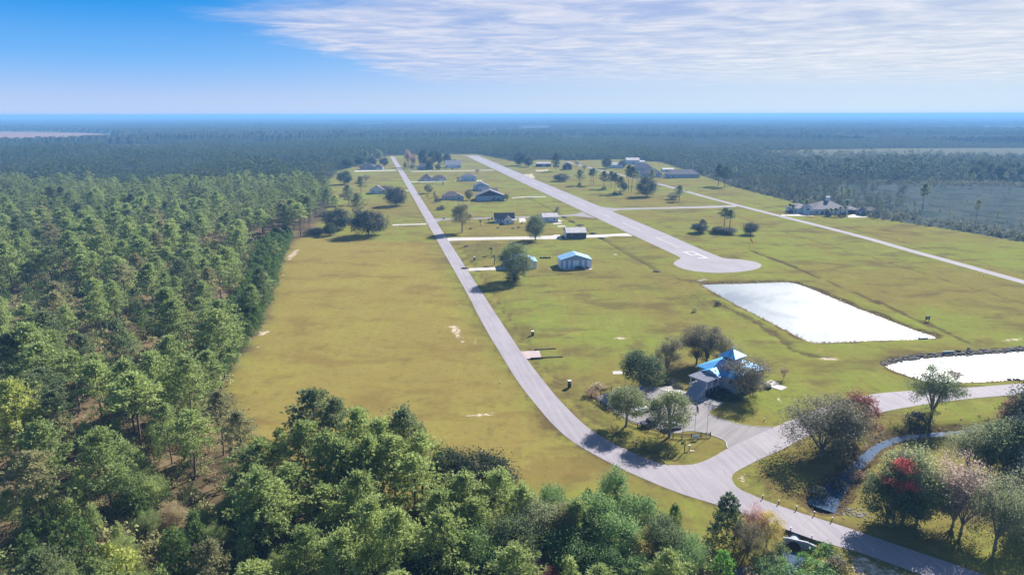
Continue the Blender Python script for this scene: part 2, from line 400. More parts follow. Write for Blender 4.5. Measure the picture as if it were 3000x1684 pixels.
DRY = [PG([(577,972),(592,938),(640,866),(690,765),(703,715),(722,640),(746,602),(800,600),(1080,610),(1180,800),(1240,905),(1320,1020),(1430,1115),(1560,1190),(1500,1230),(1300,1240),(1000,1230),(700,1175),(622,1095)], vw=True)]
DIRTP = [(PG([(1690,690),(1720,700),(1790,705),(1900,702),(1990,705),(2040,725),(2000,712),(1760,715),(1700,705)], vw=True), .7),
         (PG([(1570,1165),(1660,1230),(1720,1290),(1640,1290),(1560,1240)]), .75),
         (PG([(1355,720),(1420,700),(1480,715),(1480,750),(1400,770),(1370,760)]), .55),
         (PG([(1880,870),(2000,862),(2060,850),(2100,880),(2180,925),(2280,990),(2240,985),(2100,905),(1960,890)]), .5),
         (PG([(2240,1165),(2310,1130),(2360,1140),(2300,1190),(2260,1200)]), .5),
         (PG([(2140,1400),(2200,1372),(2260,1345),(2330,1400),(2400,1470),(2480,1500),(2440,1510),(2250,1460)]), .6),
         (PG([(2560,1130),(2700,1200),(2640,1250),(2560,1250),(2500,1330),(2470,1290)]), .5),
         (PG([(1900,1110),(1800,1140),(1720,1130),(1800,1105)]), .6)]
SANDP = [PG(q, vw=vw_) for q, vw_ in [
    ([(1355,1214),(1400,1208),(1440,1204),(1466,1205),(1462,1214),(1440,1219),(1400,1222),(1360,1224)], False),
    ([(1498,1207),(1515,1206),(1512,1214),(1500,1213)], False),
    ([(640,838),(655,828),(685,830),(680,838),(660,846),(640,850)], True), ([(630,868),(655,868),(660,874),(632,876)], True),
    ([(722,640),(738,628),(758,626),(750,640),(728,655),(716,655)], True), ([(705,700),(720,664),(724,672),(712,720)], True),
    ([(706,730),(716,728),(716,744),(707,746)], True),
    ([(1300,955),(1345,950),(1360,985),(1365,1010),(1345,1005),(1320,975)], False), ([(1385,985),(1400,990),(1400,1020),(1388,1010)], False),
    ([(1782,995),(1800,986),(1830,985),(1850,990),(1830,996)], False), ([(1885,750),(1905,744),(1925,746),(1920,752),(1890,754)], True),
    ([(1530,511),(1560,508),(1570,520),(1560,524),(1535,516)], False), ([(1565,497),(1610,496),(1605,502),(1570,503)], False),
    ([(2265,1165),(2285,1158),(2300,1180),(2280,1185)], False),
    ([(2378,1045),(2420,1042),(2480,1050),(2450,1058),(2400,1055)], False), ([(2920,996),(3000,985),(3000,998),(2930,1003)], False),
    ([(2470,1495),(2520,1500),(2535,1512),(2480,1512)], False), ([(2500,1610),(2560,1640),(2680,1684),(2600,1720),(2480,1684)], False),
    ([(2150,1395),(2180,1380),(2200,1420),(2180,1430)], False), ([(1795,742),(1812,741),(1812,748),(1796,748)], False), ([(2612,904),(2625,905),(2622,911),(2612,909)], False)]]
GREENP = [(PG([(1060,755),(1140,745),(1180,790),(1120,810),(1050,790)], vw=True), .8), (PG([(1870,1030),(1960,1040),(2010,1010),(2000,960),(1900,940),(1840,1010)], vw=True), .9),
          (PG([(1600,560),(1700,520),(1800,560),(1990,600),(2050,680),(1900,660),(1700,610)], vw=True), .5), (PG([(1330,615),(1600,600),(1580,640),(1340,655)], vw=True), .6),
          (PG([(1280,770),(1500,740),(1800,860),(1650,900),(1400,870)], vw=True), .5), (PG([(2100,800),(2560,740),(2576,850),(2400,830)], vw=True), .4),
          (PG([(1720,810),(1900,830),(2030,900),(1980,930),(1850,890)], vw=True), .8), (PG([(2170,1080),(2260,1100),(2330,1200),(2290,1230),(2200,1150)], vw=True), .5),
          (PG([(2330,1330),(2576,1330),(2576,1446),(2450,1446)], vw=True), .8), (PG([(1480,1090),(1580,1130),(1650,1180),(1560,1160)], vw=True), .6),
          (PG([(1180,1180),(1500,1200),(1750,1290),(1780,1340),(1500,1330),(1280,1290)], vw=True), .7), (PG([(2240,1120),(2340,1100),(2330,1200),(2270,1180)], vw=True), .5)]

def stream_w(pts, X, Y):
    """distance minus the local half width"""
    best = np.full(np.shape(X), 1e9); run = 0
    for (ax, ay), (bx, by) in zip(pts, pts[1:]):
        L = math.hypot(bx-ax, by-ay); t = np.clip(((X-ax)*(bx-ax)+(Y-ay)*(by-ay))/(L*L+1e-9), 0, 1)
        d = np.hypot(X-ax-t*(bx-ax), Y-ay-t*(by-ay)) - np.interp(run+t*L, *zip(*STREAM_W))
        best = np.minimum(best, d); run += L
    return best
def ground_h(X, Y):
    X = np.asarray(X, float); Y = np.asarray(Y, float)
    z = np.zeros(X.shape)
    n = (vnoise(X, Y, 3, 5)-.5)*.8
    for P in (POND1, POND2):
        d = sdf(P, X, Y) + n*.6
        z = np.minimum(z, -.55 - .5*np.clip(-d/2.0, -1.1, 2.5))
    d = stream_w(STREAM, X, Y) + n*.5
    z = np.minimum(z, -1.2 - .55*np.clip(-d/1.2, -2.2, 1.2))
    d = dline(OUTFLOW, X, Y) - 2.2 + n*.6
    z = np.minimum(z, -1.6 - .6*np.clip(-d/1.1, -2.7, 1.2))
    for pts, wd, dep, _ in DITCHES:
        d = dline(pts, X, Y)
        z = np.minimum(z, -dep*(1 - sstep(d, wd*.3, wd*1.9)))
    return np.minimum(z, 0)
def axis(segs):
    out = []
    for a, b, st in segs: out += list(np.arange(a, b, st))
    return out
def grow(a, step, end, f=1.16):
    out = [];
    while abs(a) < abs(end): out.append(a); a += step; step *= f
    return out + [end]
xs = sorted(set([round(v, 3) for v in grow(-330, -8, -46000) + axis([(-328, -20, 3), (-20, 18, 2.4), (18, 150, 1.3), (150, 330, 2.6)]) + grow(330, 8, 46000)]))
ys = sorted(set([round(v, 3) for v in grow(52, -8, -3000) + axis([(55, 100, 3), (100, 260, 1.5), (260, 480, 2.4), (480, 900, 5), (900, 1500, 12)]) + grow(1500, 25, 46000)]))
XX, YY = np.meshgrid(np.array(xs), np.array(ys))
near = (YY < 1500) & (np.abs(XX) < 900)
ZZ = np.zeros(XX.shape); ZZ[near] = ground_h(XX[near], YY[near])
ny, nx = XX.shape
gm = MB(); i = (np.arange(ny-1)[:, None]*nx + np.arange(nx-1)[None]).ravel()
gm.add(np.stack([XX.ravel(), YY.ravel(), ZZ.ravel()], -1), np.stack([i, i+1, i+nx+1, i+nx], -1))

# ---- roads, runway, paths
ML = [ST(1345, 39.3), ST(1000, 39.6), ST(700, 39.6), ST(420, 39.7)] + PG([(1374,868),(1400,923),(1430,976),(1453,1015),(1482,1062),(1513,1112),(1537,1145),(1568,1183),(1610,1234),(1645,1268),(1680,1296),(1719,1319),(1786,1355),(1835,1380),(1902,1409),(1989,1445),(2083,1473),(2178,1502),(2304,1550),(2365,1575),(2484,1608),(2540,1625),(2701,1684),(2900,1757),(3100,1830)])
MR = [ST(1345, 46.9), ST(1000, 46.9), ST(700, 46.9), ST(420, 46.9)] + PG([(1419,868),(1466,940),(1495,983),(1523,1026),(1550,1061),(1602,1128),(1644,1178),(1702,1236),(1736,1263),(1794,1297),(1845,1322),(1891,1343),(1960,1364),(2060,1396),(2164,1432),(2244,1467),(2286,1482),(2342,1501),(2484,1545),(2649,1603),(2744,1634),(2886,1684),(3060,1745),(3260,1815)])
xf, yf = XX.ravel(), YY.ravel()
dclear = sdf(CLEAR, xf, yf); dm = sdf(MARSH, xf, yf)
edge = (vnoise(xf, yf, 6, 3)-.5)*5
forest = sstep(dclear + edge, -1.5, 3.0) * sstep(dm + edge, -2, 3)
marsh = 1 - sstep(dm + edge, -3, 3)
farf = np.zeros(xf.shape); farg = np.zeros(xf.shape)
for q_, P in enumerate(FAR_FIELDS):
    e_ = 1 - sstep(sdf(P, xf, yf), -10, 10); farf = np.maximum(farf, e_)
    if q_: farg = np.maximum(farg, e_)
forest *= 1-farf
sand = np.zeros(xf.shape); dirt = np.zeros(xf.shape); green = np.zeros(xf.shape); dry = np.zeros(xf.shape)
for P in SANDP: sand = np.maximum(sand, 1 - sstep(sdf(P, xf, yf), -1.6, 1.6))
vd = np.full(xf.shape, 99.); q_ = (yf < 700) & (np.abs(xf) < 320)
vd[q_] = np.minimum(dline(smooth(ML, 1), xf[q_], yf[q_]), dline(smooth(MR, 1), xf[q_], yf[q_]))
vw = (1 - sstep(vd, .4, 2.2))*sstep(vnoise(xf, yf, 9, 91), .35, .75)
sand = np.maximum(sand, .62*vw); dirt = np.maximum(dirt, .55*(1 - sstep(vd, .6, 3.0)))
for P, a in DIRTP: dirt = np.maximum(dirt, a*(1 - sstep(sdf(P, xf, yf), -5, 5)))
for pts, wd, dep, a in DITCHES: dirt = np.maximum(dirt, a*(1 - sstep(dline(pts, xf, yf) + (vnoise(xf, yf, 4, 9)-.5)*2, wd*.4, wd*2.2)))
for P in (POND1, POND2): dirt = np.maximum(dirt, 1 - sstep(sdf(P, xf, yf)+(vnoise(xf, yf, 5, 2)-.5)*3, .3, 4.2))
dirt = np.maximum(dirt, .9*(1 - sstep(stream_w(STREAM, xf, yf)+(vnoise(xf, yf, 4, 2)-.5)*2, .6, 3.5)))
dirt = np.maximum(dirt, .9*(1 - sstep(dline(OUTFLOW, xf, yf), 2, 5)))
for P, a in GREENP: green = np.maximum(green, a*(1 - sstep(sdf(P, xf, yf), -9, 9)))
for P in DRY: dry = np.maximum(dry, 1 - sstep(sdf(P, xf, yf), -8, 6))
gme = gm.mesh('ground', [], sm=True)
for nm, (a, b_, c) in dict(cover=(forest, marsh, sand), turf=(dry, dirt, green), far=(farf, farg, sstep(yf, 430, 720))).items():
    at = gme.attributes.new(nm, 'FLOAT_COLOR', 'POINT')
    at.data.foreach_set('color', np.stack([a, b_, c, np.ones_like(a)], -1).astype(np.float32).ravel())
m, t, b = new_mat('turf_and_earth')
co = t.N('ShaderNodeTexCoord').outputs['Object']
def attr(nm):
    a = t.N('ShaderNodeAttribute', dict(attribute_name=nm)); s_ = t.N('ShaderNodeSeparateColor', Color=a.outputs['Color'])
    return s_.outputs
cov_, tf, ff = attr('cover'), attr('turf'), attr('far')
nbig = t.noise(co, .012, 4, .6, .4); nmid = t.noise(co, .055, 5, .62, .3); nsm = t.noise(co, .45, 5, .65); nfine = t.noise(co, 2.6, 4, .7)
mow = t.N('ShaderNodeMapping', Vector=co, Rotation=(0, 0, -RA), Scale=(.55, .012, 1)).outputs[0]
nmow = t.noise(mow, 1.0, 3, .5)
nmid2 = t.noise(t.N('ShaderNodeMapping', Vector=co, Rotation=(0, 0, .2), Scale=(.6, 1.1, 1), Location=(31, 7, 0)).outputs[0], .05, 6, .66, .5)
g1 = t.math('ADD', t.math('ADD', t.math('MULTIPLY', nbig, .5), t.math('MULTIPLY', nmid, .27)), t.math('MULTIPLY', nmow, .23))
gfac = t.math('ADD', t.ss(g1, .43, .60), t.math('MULTIPLY', tf[2], .65), clamp=True)
gfac = t.math('SUBTRACT', gfac, t.math('MULTIPLY', tf[0], .30), clamp=True)
olive = t.mix(tf[0], (.176, .150, .044), (.215, .172, .050))
grn = t.mix(tf[0], (.172, .198, .040), (.232, .206, .052))
c = t.mix(gfac, olive, grn)
c = t.mix(t.math('MULTIPLY', t.ss(nsm, .50, .72), .5), c, (.115, .090, .045))
c = t.mix(t.math('MULTIPLY', t.ss(nmid2, .48, .64), t.math('SUBTRACT', .70, t.math('MULTIPLY', tf[0], .16))), c, t.mix(tf[0], (.108, .082, .038), (.150, .098, .037)))
c = t.mix(t.math('MULTIPLY', t.ss(nfine, .5, .8), .3), c, (.21, .19, .085))
nm3 = t.noise(co, .11, 6, .7, .6)
c = t.mix(t.math('MULTIPLY', t.ss(nm3, .54, .68), .38), c, (.265, .225, .075))
c = t.mix(t.math('MULTIPLY', t.ss(nm3, .46, .34), .3), c, (.095, .085, .030))
dn = t.math('ADD', tf[1], t.math('MULTIPLY', t.math('SUBTRACT', nsm, .5), .9))
c = t.mix(t.math('MULTIPLY', t.ss(dn, .25, .85), .85), c, t.mix(nfine, (.105, .068, .040), (.052, .038, .024)))
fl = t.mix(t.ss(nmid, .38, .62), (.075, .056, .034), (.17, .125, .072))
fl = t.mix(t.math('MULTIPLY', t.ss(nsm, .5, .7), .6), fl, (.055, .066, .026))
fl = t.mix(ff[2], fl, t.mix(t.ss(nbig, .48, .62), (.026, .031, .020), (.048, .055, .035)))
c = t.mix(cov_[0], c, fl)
mc = t.mix(t.ss(nmid, .35, .6), (.036, .054, .056), (.072, .088, .084))
mc = t.mix(t.math('MULTIPLY', t.ss(nsm, .55, .75), .6), mc, (.15, .16, .16))
c = t.mix(cov_[1], c, mc)
c = t.mix(ff[0], c, t.mix(ff[1], t.mix(nmid, (.21, .135, .11), (.29, .18, .14)), t.mix(nmid, (.10, .105, .07), (.15, .15, .10))))
nsx = t.noise(co, 1.1, 6, .75); snd = t.math('ADD', t.math('MULTIPLY', cov_[2], .8), t.math('MULTIPLY', t.math('SUBTRACT', t.math('ADD', t.math('MULTIPLY', nsx, .6), t.math('MULTIPLY', nsm, .4)), .58), 2.6))
c = t.mix(t.math('MULTIPLY', t.ss(snd, .35, .75), t.ss(cov_[2], .05, .4)), c, t.mix(nfine, (.50, .40, .33), (.66, .55, .48)))
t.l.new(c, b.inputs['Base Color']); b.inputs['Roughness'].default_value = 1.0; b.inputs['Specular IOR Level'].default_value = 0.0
bp = t.N('ShaderNodeBump', Strength=.55, Distance=.25, Height=t.math('ADD', nfine, nsm)); t.l.new(bp.outputs[0], b.inputs['Normal'])
gme.materials.append(m)
struct(link('ground', gme))

def pairstrip(mb, L, R, z, k=6):
    L2, R2 = [], []
    for A, B in ((L, L2), (R, R2)):
        P = smooth(A, 2); B.extend(P)
    return mb.strip(L2, R2, z, 160)
rd = MB()
def onward(P, d):
    (ax, ay), (bx, by) = P[-2], P[-1]; L = math.hypot(bx-ax, by-ay); return P + [(bx+(bx-ax)/L*d, by+(by-ay)/L*d)]
ML, MR = onward(ML, 160), onward(MR, 160)
L2, R2 = resample(smooth(ML, 2), 400), resample(smooth(MR, 2), 400)
n_ = len(L2); i = np.arange(n_-1)
rd.add(np.c_[np.vstack([L2, R2]), np.full(2*n_, .05)], np.stack([i, i+n_, i+n_+1, i+1], -1)[:, ::-1])
struct(rd.build('road', M['road']))
BR = smooth(PG([(2200,1447),(2164,1432),(2147,1412),(2143,1397),(2153,1383),(2190,1363),(2248,1335),(2300,1312),(2337,1291),(2420,1255),(2545,1215),(2664,1191),(2820,1169),(2976,1156),(3400,1128),(4300,1100)]), 1)
BL = smooth(PG([(4300,1071),(3400,1094),(3000,1122),(2820,1137),(2673,1144),(2578,1151),(2522,1161),(2420,1190),(2323,1228),(2268,1251),(2200,1282),(2130,1314),(2090,1338),(2050,1356),(2015,1362),(1960,1362)]), 1)
struct(MB().flat(BR + BL + PG([(1975,1385),(2090,1425)]), .054).build('branch_road', M['road']))
LOT = PG([(2136,1318),(2130,1311),(2127,1293),(2113,1285),(2084,1274),(2047,1263),(2008,1262),(1983,1269),(1955,1264),(1920,1258),(1850,1236),(1790,1199),(1742,1167),(1757,1158),(1800,1143),(1850,1133),(1905,1130),(1935,1140),(2006,1164),(2056,1178),(2103,1191),(2078,1204),(2074,1210),(2082,1217),(2113,1227),(2161,1242),(2210,1250),(2262,1251),(2290,1246)])
struct(MB().flat(LOT, .046).build('parking_lot', M['lot']))
WALK = PG([(1923,1136),(1964,1131),(2000,1146),(2057,1162),(2122,1178),(2104,1191),(2056,1178),(2006,1164),(1935,1141)])
struct(MB().flat(WALK, .13, .14).build('pavement', M['concrete']))
kb = MB()
for pts in (PG([(2135,1315),(2130,1311),(2127,1293),(2113,1285),(2084,1274),(2047,1263),(2008,1262),(1983,1269)]), PG([(2103,1191),(2078,1204),(2074,1210),(2082,1217),(2113,1227),(2161,1242),(2210,1250),(2262,1251)])):
    P = np.array(smooth(pts, 2)); D = np.gradient(P, axis=0); D /= np.linalg.norm(D, axis=1)[:, None]; Nn = np.c_[-D[:, 1], D[:, 0]]*.09
    k_ = len(P); A = P+Nn; B_ = P-Nn
    V = np.vstack([np.c_[A, np.full(k_, -.02)], np.c_[A, np.full(k_, .12)], np.c_[B_, np.full(k_, .12)], np.c_[B_, np.full(k_, -.02)]])
    q = np.arange(k_-1)
    for a_, c_ in ((0, 1), (1, 2), (2, 3)): kb.F.append((np.stack([q+a_*k_, q+1+a_*k_, q+1+c_*k_, q+c_*k_], -1)+kb.n, 0))
    kb.V.append(V.astype(np.float32)); kb.tint.append(np.zeros(len(V), np.float32)); kb.n += len(V)
struct(kb.build('kerb', M['concrete']))
def rwt(s_): return 162.1 + .0163*s_
RWW = 23.7
RWY = [ST(s_, rwt(s_)) for s_ in (430, 600, 800, 1000, 1200, 1318)] + [ST(1332, rwt(1330)-9), ST(1341, rwt(1335)), ST(1341, rwt(1335)+RWW), ST(1332, rwt(1330)+RWW+5)] \
    + [ST(s_, rwt(s_)+RWW) for s_ in (1318, 1200, 1000, 800, 600, 420)] + smooth(PG([(2060,733),(2098,748),(2119,757),(2153,759),(2192,763),(2221,769),(2234,778),(2219,789),(2175,796),(2119,800),(2076,799),(2025,794),(1991,785),(1973,775),(1974,767),(1997,757),(1985,750)]), 2)
struct(MB().flat(RWY, .05).build('runway', M['runway']))
mk = MB()
for k_ in range(-1, 12):
    s0 = 441 + k_*63.2
    if s0 > 1250: break
    c0 = lambda s_: rwt(s_) + RWW/2
    if k_ >= 0 or True:
        a = max(s0-63.2+1, 376) if k_ == -1 else s0
        L = 36
        mk.flat([ST(a, c0(a)-.32), ST(a, c0(a)+.32), ST(a+L, c0(a+L)+.32), ST(a+L, c0(a+L)-.32)], .056)
struct(mk.build('runway_marking', M['paint']))
nine = MB()
def nq(x0, y0, x1, y1):
    o_ = ST(343.6, 176.3); e1 = np.array(ST(0, 1)); e2 = np.array(ST(1, .0163))
    nine.flat([tuple(np.array(o_) + e1*x + e2*y) for x, y in ((x0, y0), (x1, y0), (x1, y1), (x0, y1))], .056)
nq(5.0, 1.7, 6.4, 18.4); nq(.2, 0, 6.4, 1.7); nq(0, 18.4, 6.4, 20.2); nq(0, 9.6, 1.4, 18.4); nq(1.4, 9.6, 5.0, 11.2)
struct(nine.build('runway_number', M['paint'])); bpy.data.objects['runway_number']['label'] = 'white painted numeral 9 on the near end of the runway'
struct(MB().flat(PG([(1738,599),(1760,605.5),(1800,610.5),(1900,608.6),(2155,601.5),(2158,606),(2100,609),(1900,613),(1815,615.5),(1797,619),(1792,624),(1800,632),(1770,620)]), .046).build('taxiway', M['side_road']))
SR = smooth([G(*q) for q in ((1660,474),(1712,487.5),(1780,504.5),(1850,520),(1926,538),(2010,561),(2096,585),(2250,624.6),(2405,662.7),(2560,703),(2650,730),(2780,765),(3000,827),(3200,880),(3700,1010),(4300,1165))], 2)
def ribbon(mb, pts, wd, z):
    P = np.array(pts); D = np.gradient(P, axis=0); D /= np.linalg.norm(D, axis=1)[:, None]
    Nn = np.c_[-D[:, 1], D[:, 0]]*wd/2; n = len(P); i = np.arange(n-1)
    return mb.add(np.c_[np.vstack([P+Nn, P-Nn]), np.full(2*n, z)], np.stack([i, i+n, i+n+1, i+1], -1))
struct(ribbon(MB(), SR, 6.4, .05).build('side_road', M['side_road']))
struct(MB().flat(PG([(1264,641.5),(1300,640.3),(1328,639.8),(1447,637),(1540,634.5),(1640,631),(1685,627.5),(1706,621.5),(1745,640),(1715,636),(1680,632.5),(1640,634.5),(1540,638.3),(1447,640.8),(1328,643.6),(1292,646),(1282,651)]), .042).build('lane', M['side_road']))
dr = MB()
for q in ([(1302,698),(1313,696.5),(1430,695),(1549,693),(1615,690.5),(1628,687.5),(1640,688),(1648,702),(1626,700.5),(1549,701.3),(1430,703),(1322,705.6),(1309,708.5)],
          [(1716,689),(1760,687),(1800,685.5),(1838,683.5),(1854,692),(1800,691.5),(1765,695.5),(1716,696.5)],
          [(1363,786),(1400,784.5),(1450,782.5),(1478,781),(1485,790.5),(1440,791),(1374,794)],
          [(1149,657.5),(1200,656.5),(1249,654.5),(1250,658),(1200,659.3),(1149,660.8)],
          [(1039,500),(1100,499.3),(1160,497.8),(1161,500),(1100,501.8),(1039,503.5)],
          [(1190,501.2),(1300,500.6),(1445,497.8),(1450,499.3),(1300,502.3),(1190,503)],
          [(1203,532),(1306,530),(1306,532),(1203,534)], [(1184,557.8),(1197,557.6),(1199,559.6),(1184,559.6)],
          [(1619,653.8),(1643,652.8),(1646,656),(1622,657)], [(1632,661.6),(1655,660.8),(1658,664),(1635,664.8)], [(1636,643),(1648,648),(1640,650),(1628,648)],
          [(1520,640),(1538,638.5),(1542,650),(1522,652)],
          [(1642,788.5),(1690,786.5),(1700,788),(1655,791)], [(1710,787),(1730,785.5),(1736,789),(1712,790)],
          [(2288,629),(2358,627.5),(2388,633),(2290,632.5)], [(2478,634.5),(2500,627.5),(2545,632),(2542,636.5),(2490,637.5)],
          [(1331,530.5),(1345,529.5),(1350,532),(1335,532.5)], [(1396,529),(1412,528),(1414,530),(1397,531)],
          [(1500,579.5),(1530,576.5),(1600,575),(1600,577),(1530,578.8),(1500,581)],
          [(1528,576.8),(1598,575.2),(1598,577),(1528,578.6)]):
    dr.flat(PG(q), .038 + .004*(len(dr.V) % 2))
struct(dr.build('driveway', M['concrete']))
struct(MB().flat(PG([(1525,1029),(1580,1027),(1586,1047),(1543,1051)]), .042).build('driveway_apron', M['pinkcon']))
pads = MB()
for q in ([(1795,1087),(1828,1086.5),(1830,1095.5),(1796,1096)],): pads.flat(PG(q), .05, .1)
struct(pads.build('concrete_pad', M['concrete']))

# ---- water
m, t, b = new_mat('sunlit_water')
co = t.N('ShaderNodeTexCoord').outputs['Object']
wl = t.noise(co, .035, 3, .6, .6); wf = t.noise(co, 2.2, 4, .7); wm = t.noise(co, .5, 3, .6)
b.inputs['Base Color'].default_value = (.10, .13, .17, 1)
t.l.new(t.math('ADD', .36, t.math('MULTIPLY', t.ss(t.math('ADD', t.math('MULTIPLY', wl, .75), t.math('MULTIPLY', t.noise(co, .9, 5, .75), .25)), .36, .62), .19)), b.inputs['Roughness'])
b.inputs['IOR'].default_value = 1.333; b.inputs['Specular IOR Level'].default_value = 1.0
bp = t.N('ShaderNodeBump', Strength=.5, Distance=.12, Height=t.math('ADD', wf, wm)); t.l.new(bp.outputs[0], b.inputs['Normal'])
M['water'] = m
m, t, b = new_mat('stream_water')
co = t.N('ShaderNodeTexCoord').outputs['Object']
b.inputs['Base Color'].default_value = (.05, .085, .15, 1); b.inputs['Roughness'].default_value = .12; b.inputs['Specular IOR Level'].default_value = .75; b.inputs['IOR'].default_value = 1.333  # blue base colour stands in for sky reflected on the stream
bp = t.N('ShaderNodeBump', Strength=.25, Distance=.06, Height=t.noise(co, 1.3, 4, .65)); t.l.new(bp.outputs[0], b.inputs['Normal'])
M['stream'] = m
def grown(poly, d):
    P = np.array(poly); c_ = P.mean(0); D = P-c_
    return [tuple(p) for p in P + D/np.linalg.norm(D, axis=1)[:, None]*d]
struct(MB().flat(grown(POND1, 2.2), -.55).build('pond_water', M['water']))
struct(MB().flat(grown(POND2, 2.2), -.55).build('lake_water', M['water']))
st = MB(); P = np.array(STREAM); D = np.gradient(P, axis=0); D /= np.linalg.norm(D, axis=1)[:, None]
run = np.r_[0, np.cumsum(np.hypot(*np.diff(P, axis=0).T))]; ww = np.interp(run, *zip(*STREAM_W)) + .5
Nn = np.c_[-D[:, 1], D[:, 0]]*ww[:, None]; n_ = len(P); i = np.arange(n_-1)
st.add(np.c_[np.vstack([P+Nn, P-Nn]), np.full(2*n_, -1.2)], np.stack([i, i+n_, i+n_+1, i+1], -1))
ribbon(st, OUTFLOW, 5.6, -1.6)
struct(st.build('stream_water', M['stream']))

# ---------------------------------------------------------------- buildings
class House:
    def __init__(s, name, label, cat, fl, fr, rot=8.0, group=None):
        a, b_ = G(*fl), G(*fr); s.w = math.dist(a, b_); s.a = a
        if rot is None: rot = math.degrees(math.atan2(b_[1]-a[1], b_[0]-a[0]))
        s.t = thing(name, label, cat, a, math.radians(rot), group)
    def mass(s, w, d, wh, rh, ridge='x', x0=0.0, y0=0.0, wall='white', roof='greyroof', over=.5, hip=False, z0=0.0, th=.16, gab=None, nowall=False):
        x1, y1 = x0+w, y0+d; wh_ = z0+wh
        mb = MB()
        if not nowall:
            if hip: mb.box(x0, y0, z0-.4, x1, y1, wh_)
            elif ridge == 'x':
                V = [(x0,y0,z0-.4),(x1,y0,z0-.4),(x1,y1,z0-.4),(x0,y1,z0-.4),(x0,y0,wh_),(x1,y0,wh_),(x1,y1,wh_),(x0,y1,wh_),(x0,(y0+y1)/2,wh_+rh),(x1,(y0+y1)/2,wh_+rh)]
                mb.poly(V, [(0,1,5,4),(2,3,7,6),(1,2,6,9,5),(3,0,4,8,7)])
            else:
                V = [(x0,y0,z0-.4),(x1,y0,z0-.4),(x1,y1,z0-.4),(x0,y1,z0-.4),(x0,y0,wh_),(x1,y0,wh_),(x1,y1,wh_),(x0,y1,wh_),((x0+x1)/2,y0,wh_+rh),((x0+x1)/2,y1,wh_+rh)]
                mb.poly(V, [(1,2,6,5),(3,0,4,7),(0,1,5,8,4),(2,3,7,9,6)])
            mb.build('wall', M[wall], s.t)
        r = MB(); o = over
        if hip:
            run = min(w, d)/2 + o; zr = wh_ + rh; e = wh_ - .02
            if w >= d: ra, rb = (x0-o+run, (y0+y1)/2), (x1+o-run, (y0+y1)/2)
            else: ra, rb = ((x0+x1)/2, y0-o+run), ((x0+x1)/2, y1+o-run)
            V = [(x0-o,y0-o,e),(x1+o,y0-o,e),(x1+o,y1+o,e),(x0-o,y1+o,e),(x0-o,y0-o,e+.18),(x1+o,y0-o,e+.18),(x1+o,y1+o,e+.18),(x0-o,y1+o,e+.18),(*ra,zr),(*rb,zr)]
            F = [(3,2,1,0),(0,1,5,4),(1,2,6,5),(2,3,7,6),(3,0,4,7)]
            if w >= d: F += [(4,5,9,8),(5,6,9),(6,7,8,9),(7,4,8)]
            else: F += [(4,5,8),(5,6,9,8),(6,7,9),(7,4,8,9)]
            r.poly(V, F)
        else:
            half = (d if ridge == 'x' else w)/2; sl = rh/half; e = wh_ - o*sl
            for sgn in (-1, 1):
                if ridge == 'x':
                    yc = (y0+y1)/2; ye = yc + sgn*(half+o)
                    c4 = [(x0-o, yc, wh_+rh), (x1+o, yc, wh_+rh), (x1+o, ye, e), (x0-o, ye, e)]
                else:
                    xc = (x0+x1)/2; xe = xc + sgn*(half+o)
                    c4 = [(xc, y0-o, wh_+rh), (xc, y1+o, wh_+rh), (xe, y1+o, e), (xe, y0-o, e)]
                V = [(x, y, z+.012) for x, y, z in c4] + [(x, y, z+.012+th) for x, y, z in c4]
                F = [(0,1,2,3),(7,6,5,4),(0,4,5,1),(1,5,6,2),(2,6,7,3),(3,7,4,0)]
                flip = (ridge == 'x') == (sgn > 0)
                r.poly(V, [f[::-1] for f in F] if flip else F)
        s.roof = r.build('roof', M[roof], s.t)
        s.b = (x0, y0, x1, y1)
        if gab and not hip:      # contrasting gable end facing the front
            g_ = MB(); y = y0-.03
            g_.poly([(x0,y,wh_-.15),(x1,y,wh_-.15),((x0+x1)/2,y,wh_+rh-.03),(x0,y0-.004,wh_-.15),(x1,y0-.004,wh_-.15),((x0+x1)/2,y0-.004,wh_+rh-.03)], [(0,1,2),(0,3,4,1)])
            g_.build('gable', M[gab], s.t)
        return s
    def _face(s, mb, face, a, z, w_, h_, out0, out1):
        x0, y0, x1, y1 = s.b
        if face == 'F': mb.box(x0+a, y0-out1, z, x0+a+w_, y0-out0, z+h_)
        elif face == 'B': mb.box(x0+a, y1+out0, z, x0+a+w_, y1+out1, z+h_)
        elif face == 'L': mb.box(x0-out1, y0+a, z, x0-out0, y0+a+w_, z+h_)
        else: mb.box(x1+out0, y0+a, z, x1+out1, y0+a+w_, z+h_)
        return mb
    def win(s, face, a, z, w_=1.0, h_=1.3):
        f = s._face(MB(), face, a-.1, z-.1, w_+.2, h_+.2, .003, .05).build('window', M['trim'], s.t)
        s._face(MB(), face, a, z, w_, h_, .053, .075).build('pane', M['glass'], f); return s
    def door(s, face, a, w_=1.0, h_=2.1, m_='trim', name='door'):
        d_ = s._face(MB(), face, a, 0.0, w_, h_, .003, .07).build(name, M[m_], s.t)
        if w_ < 2: s._face(MB(), face, a+w_*.82, .95, .1, .1, .073, .13).build('handle', M['steel'], d_)
        return s
    def add(s, name, fn, m_, parent=None):
        mb = MB(); fn(mb); return mb.build(name, M[m_], parent or s.t)

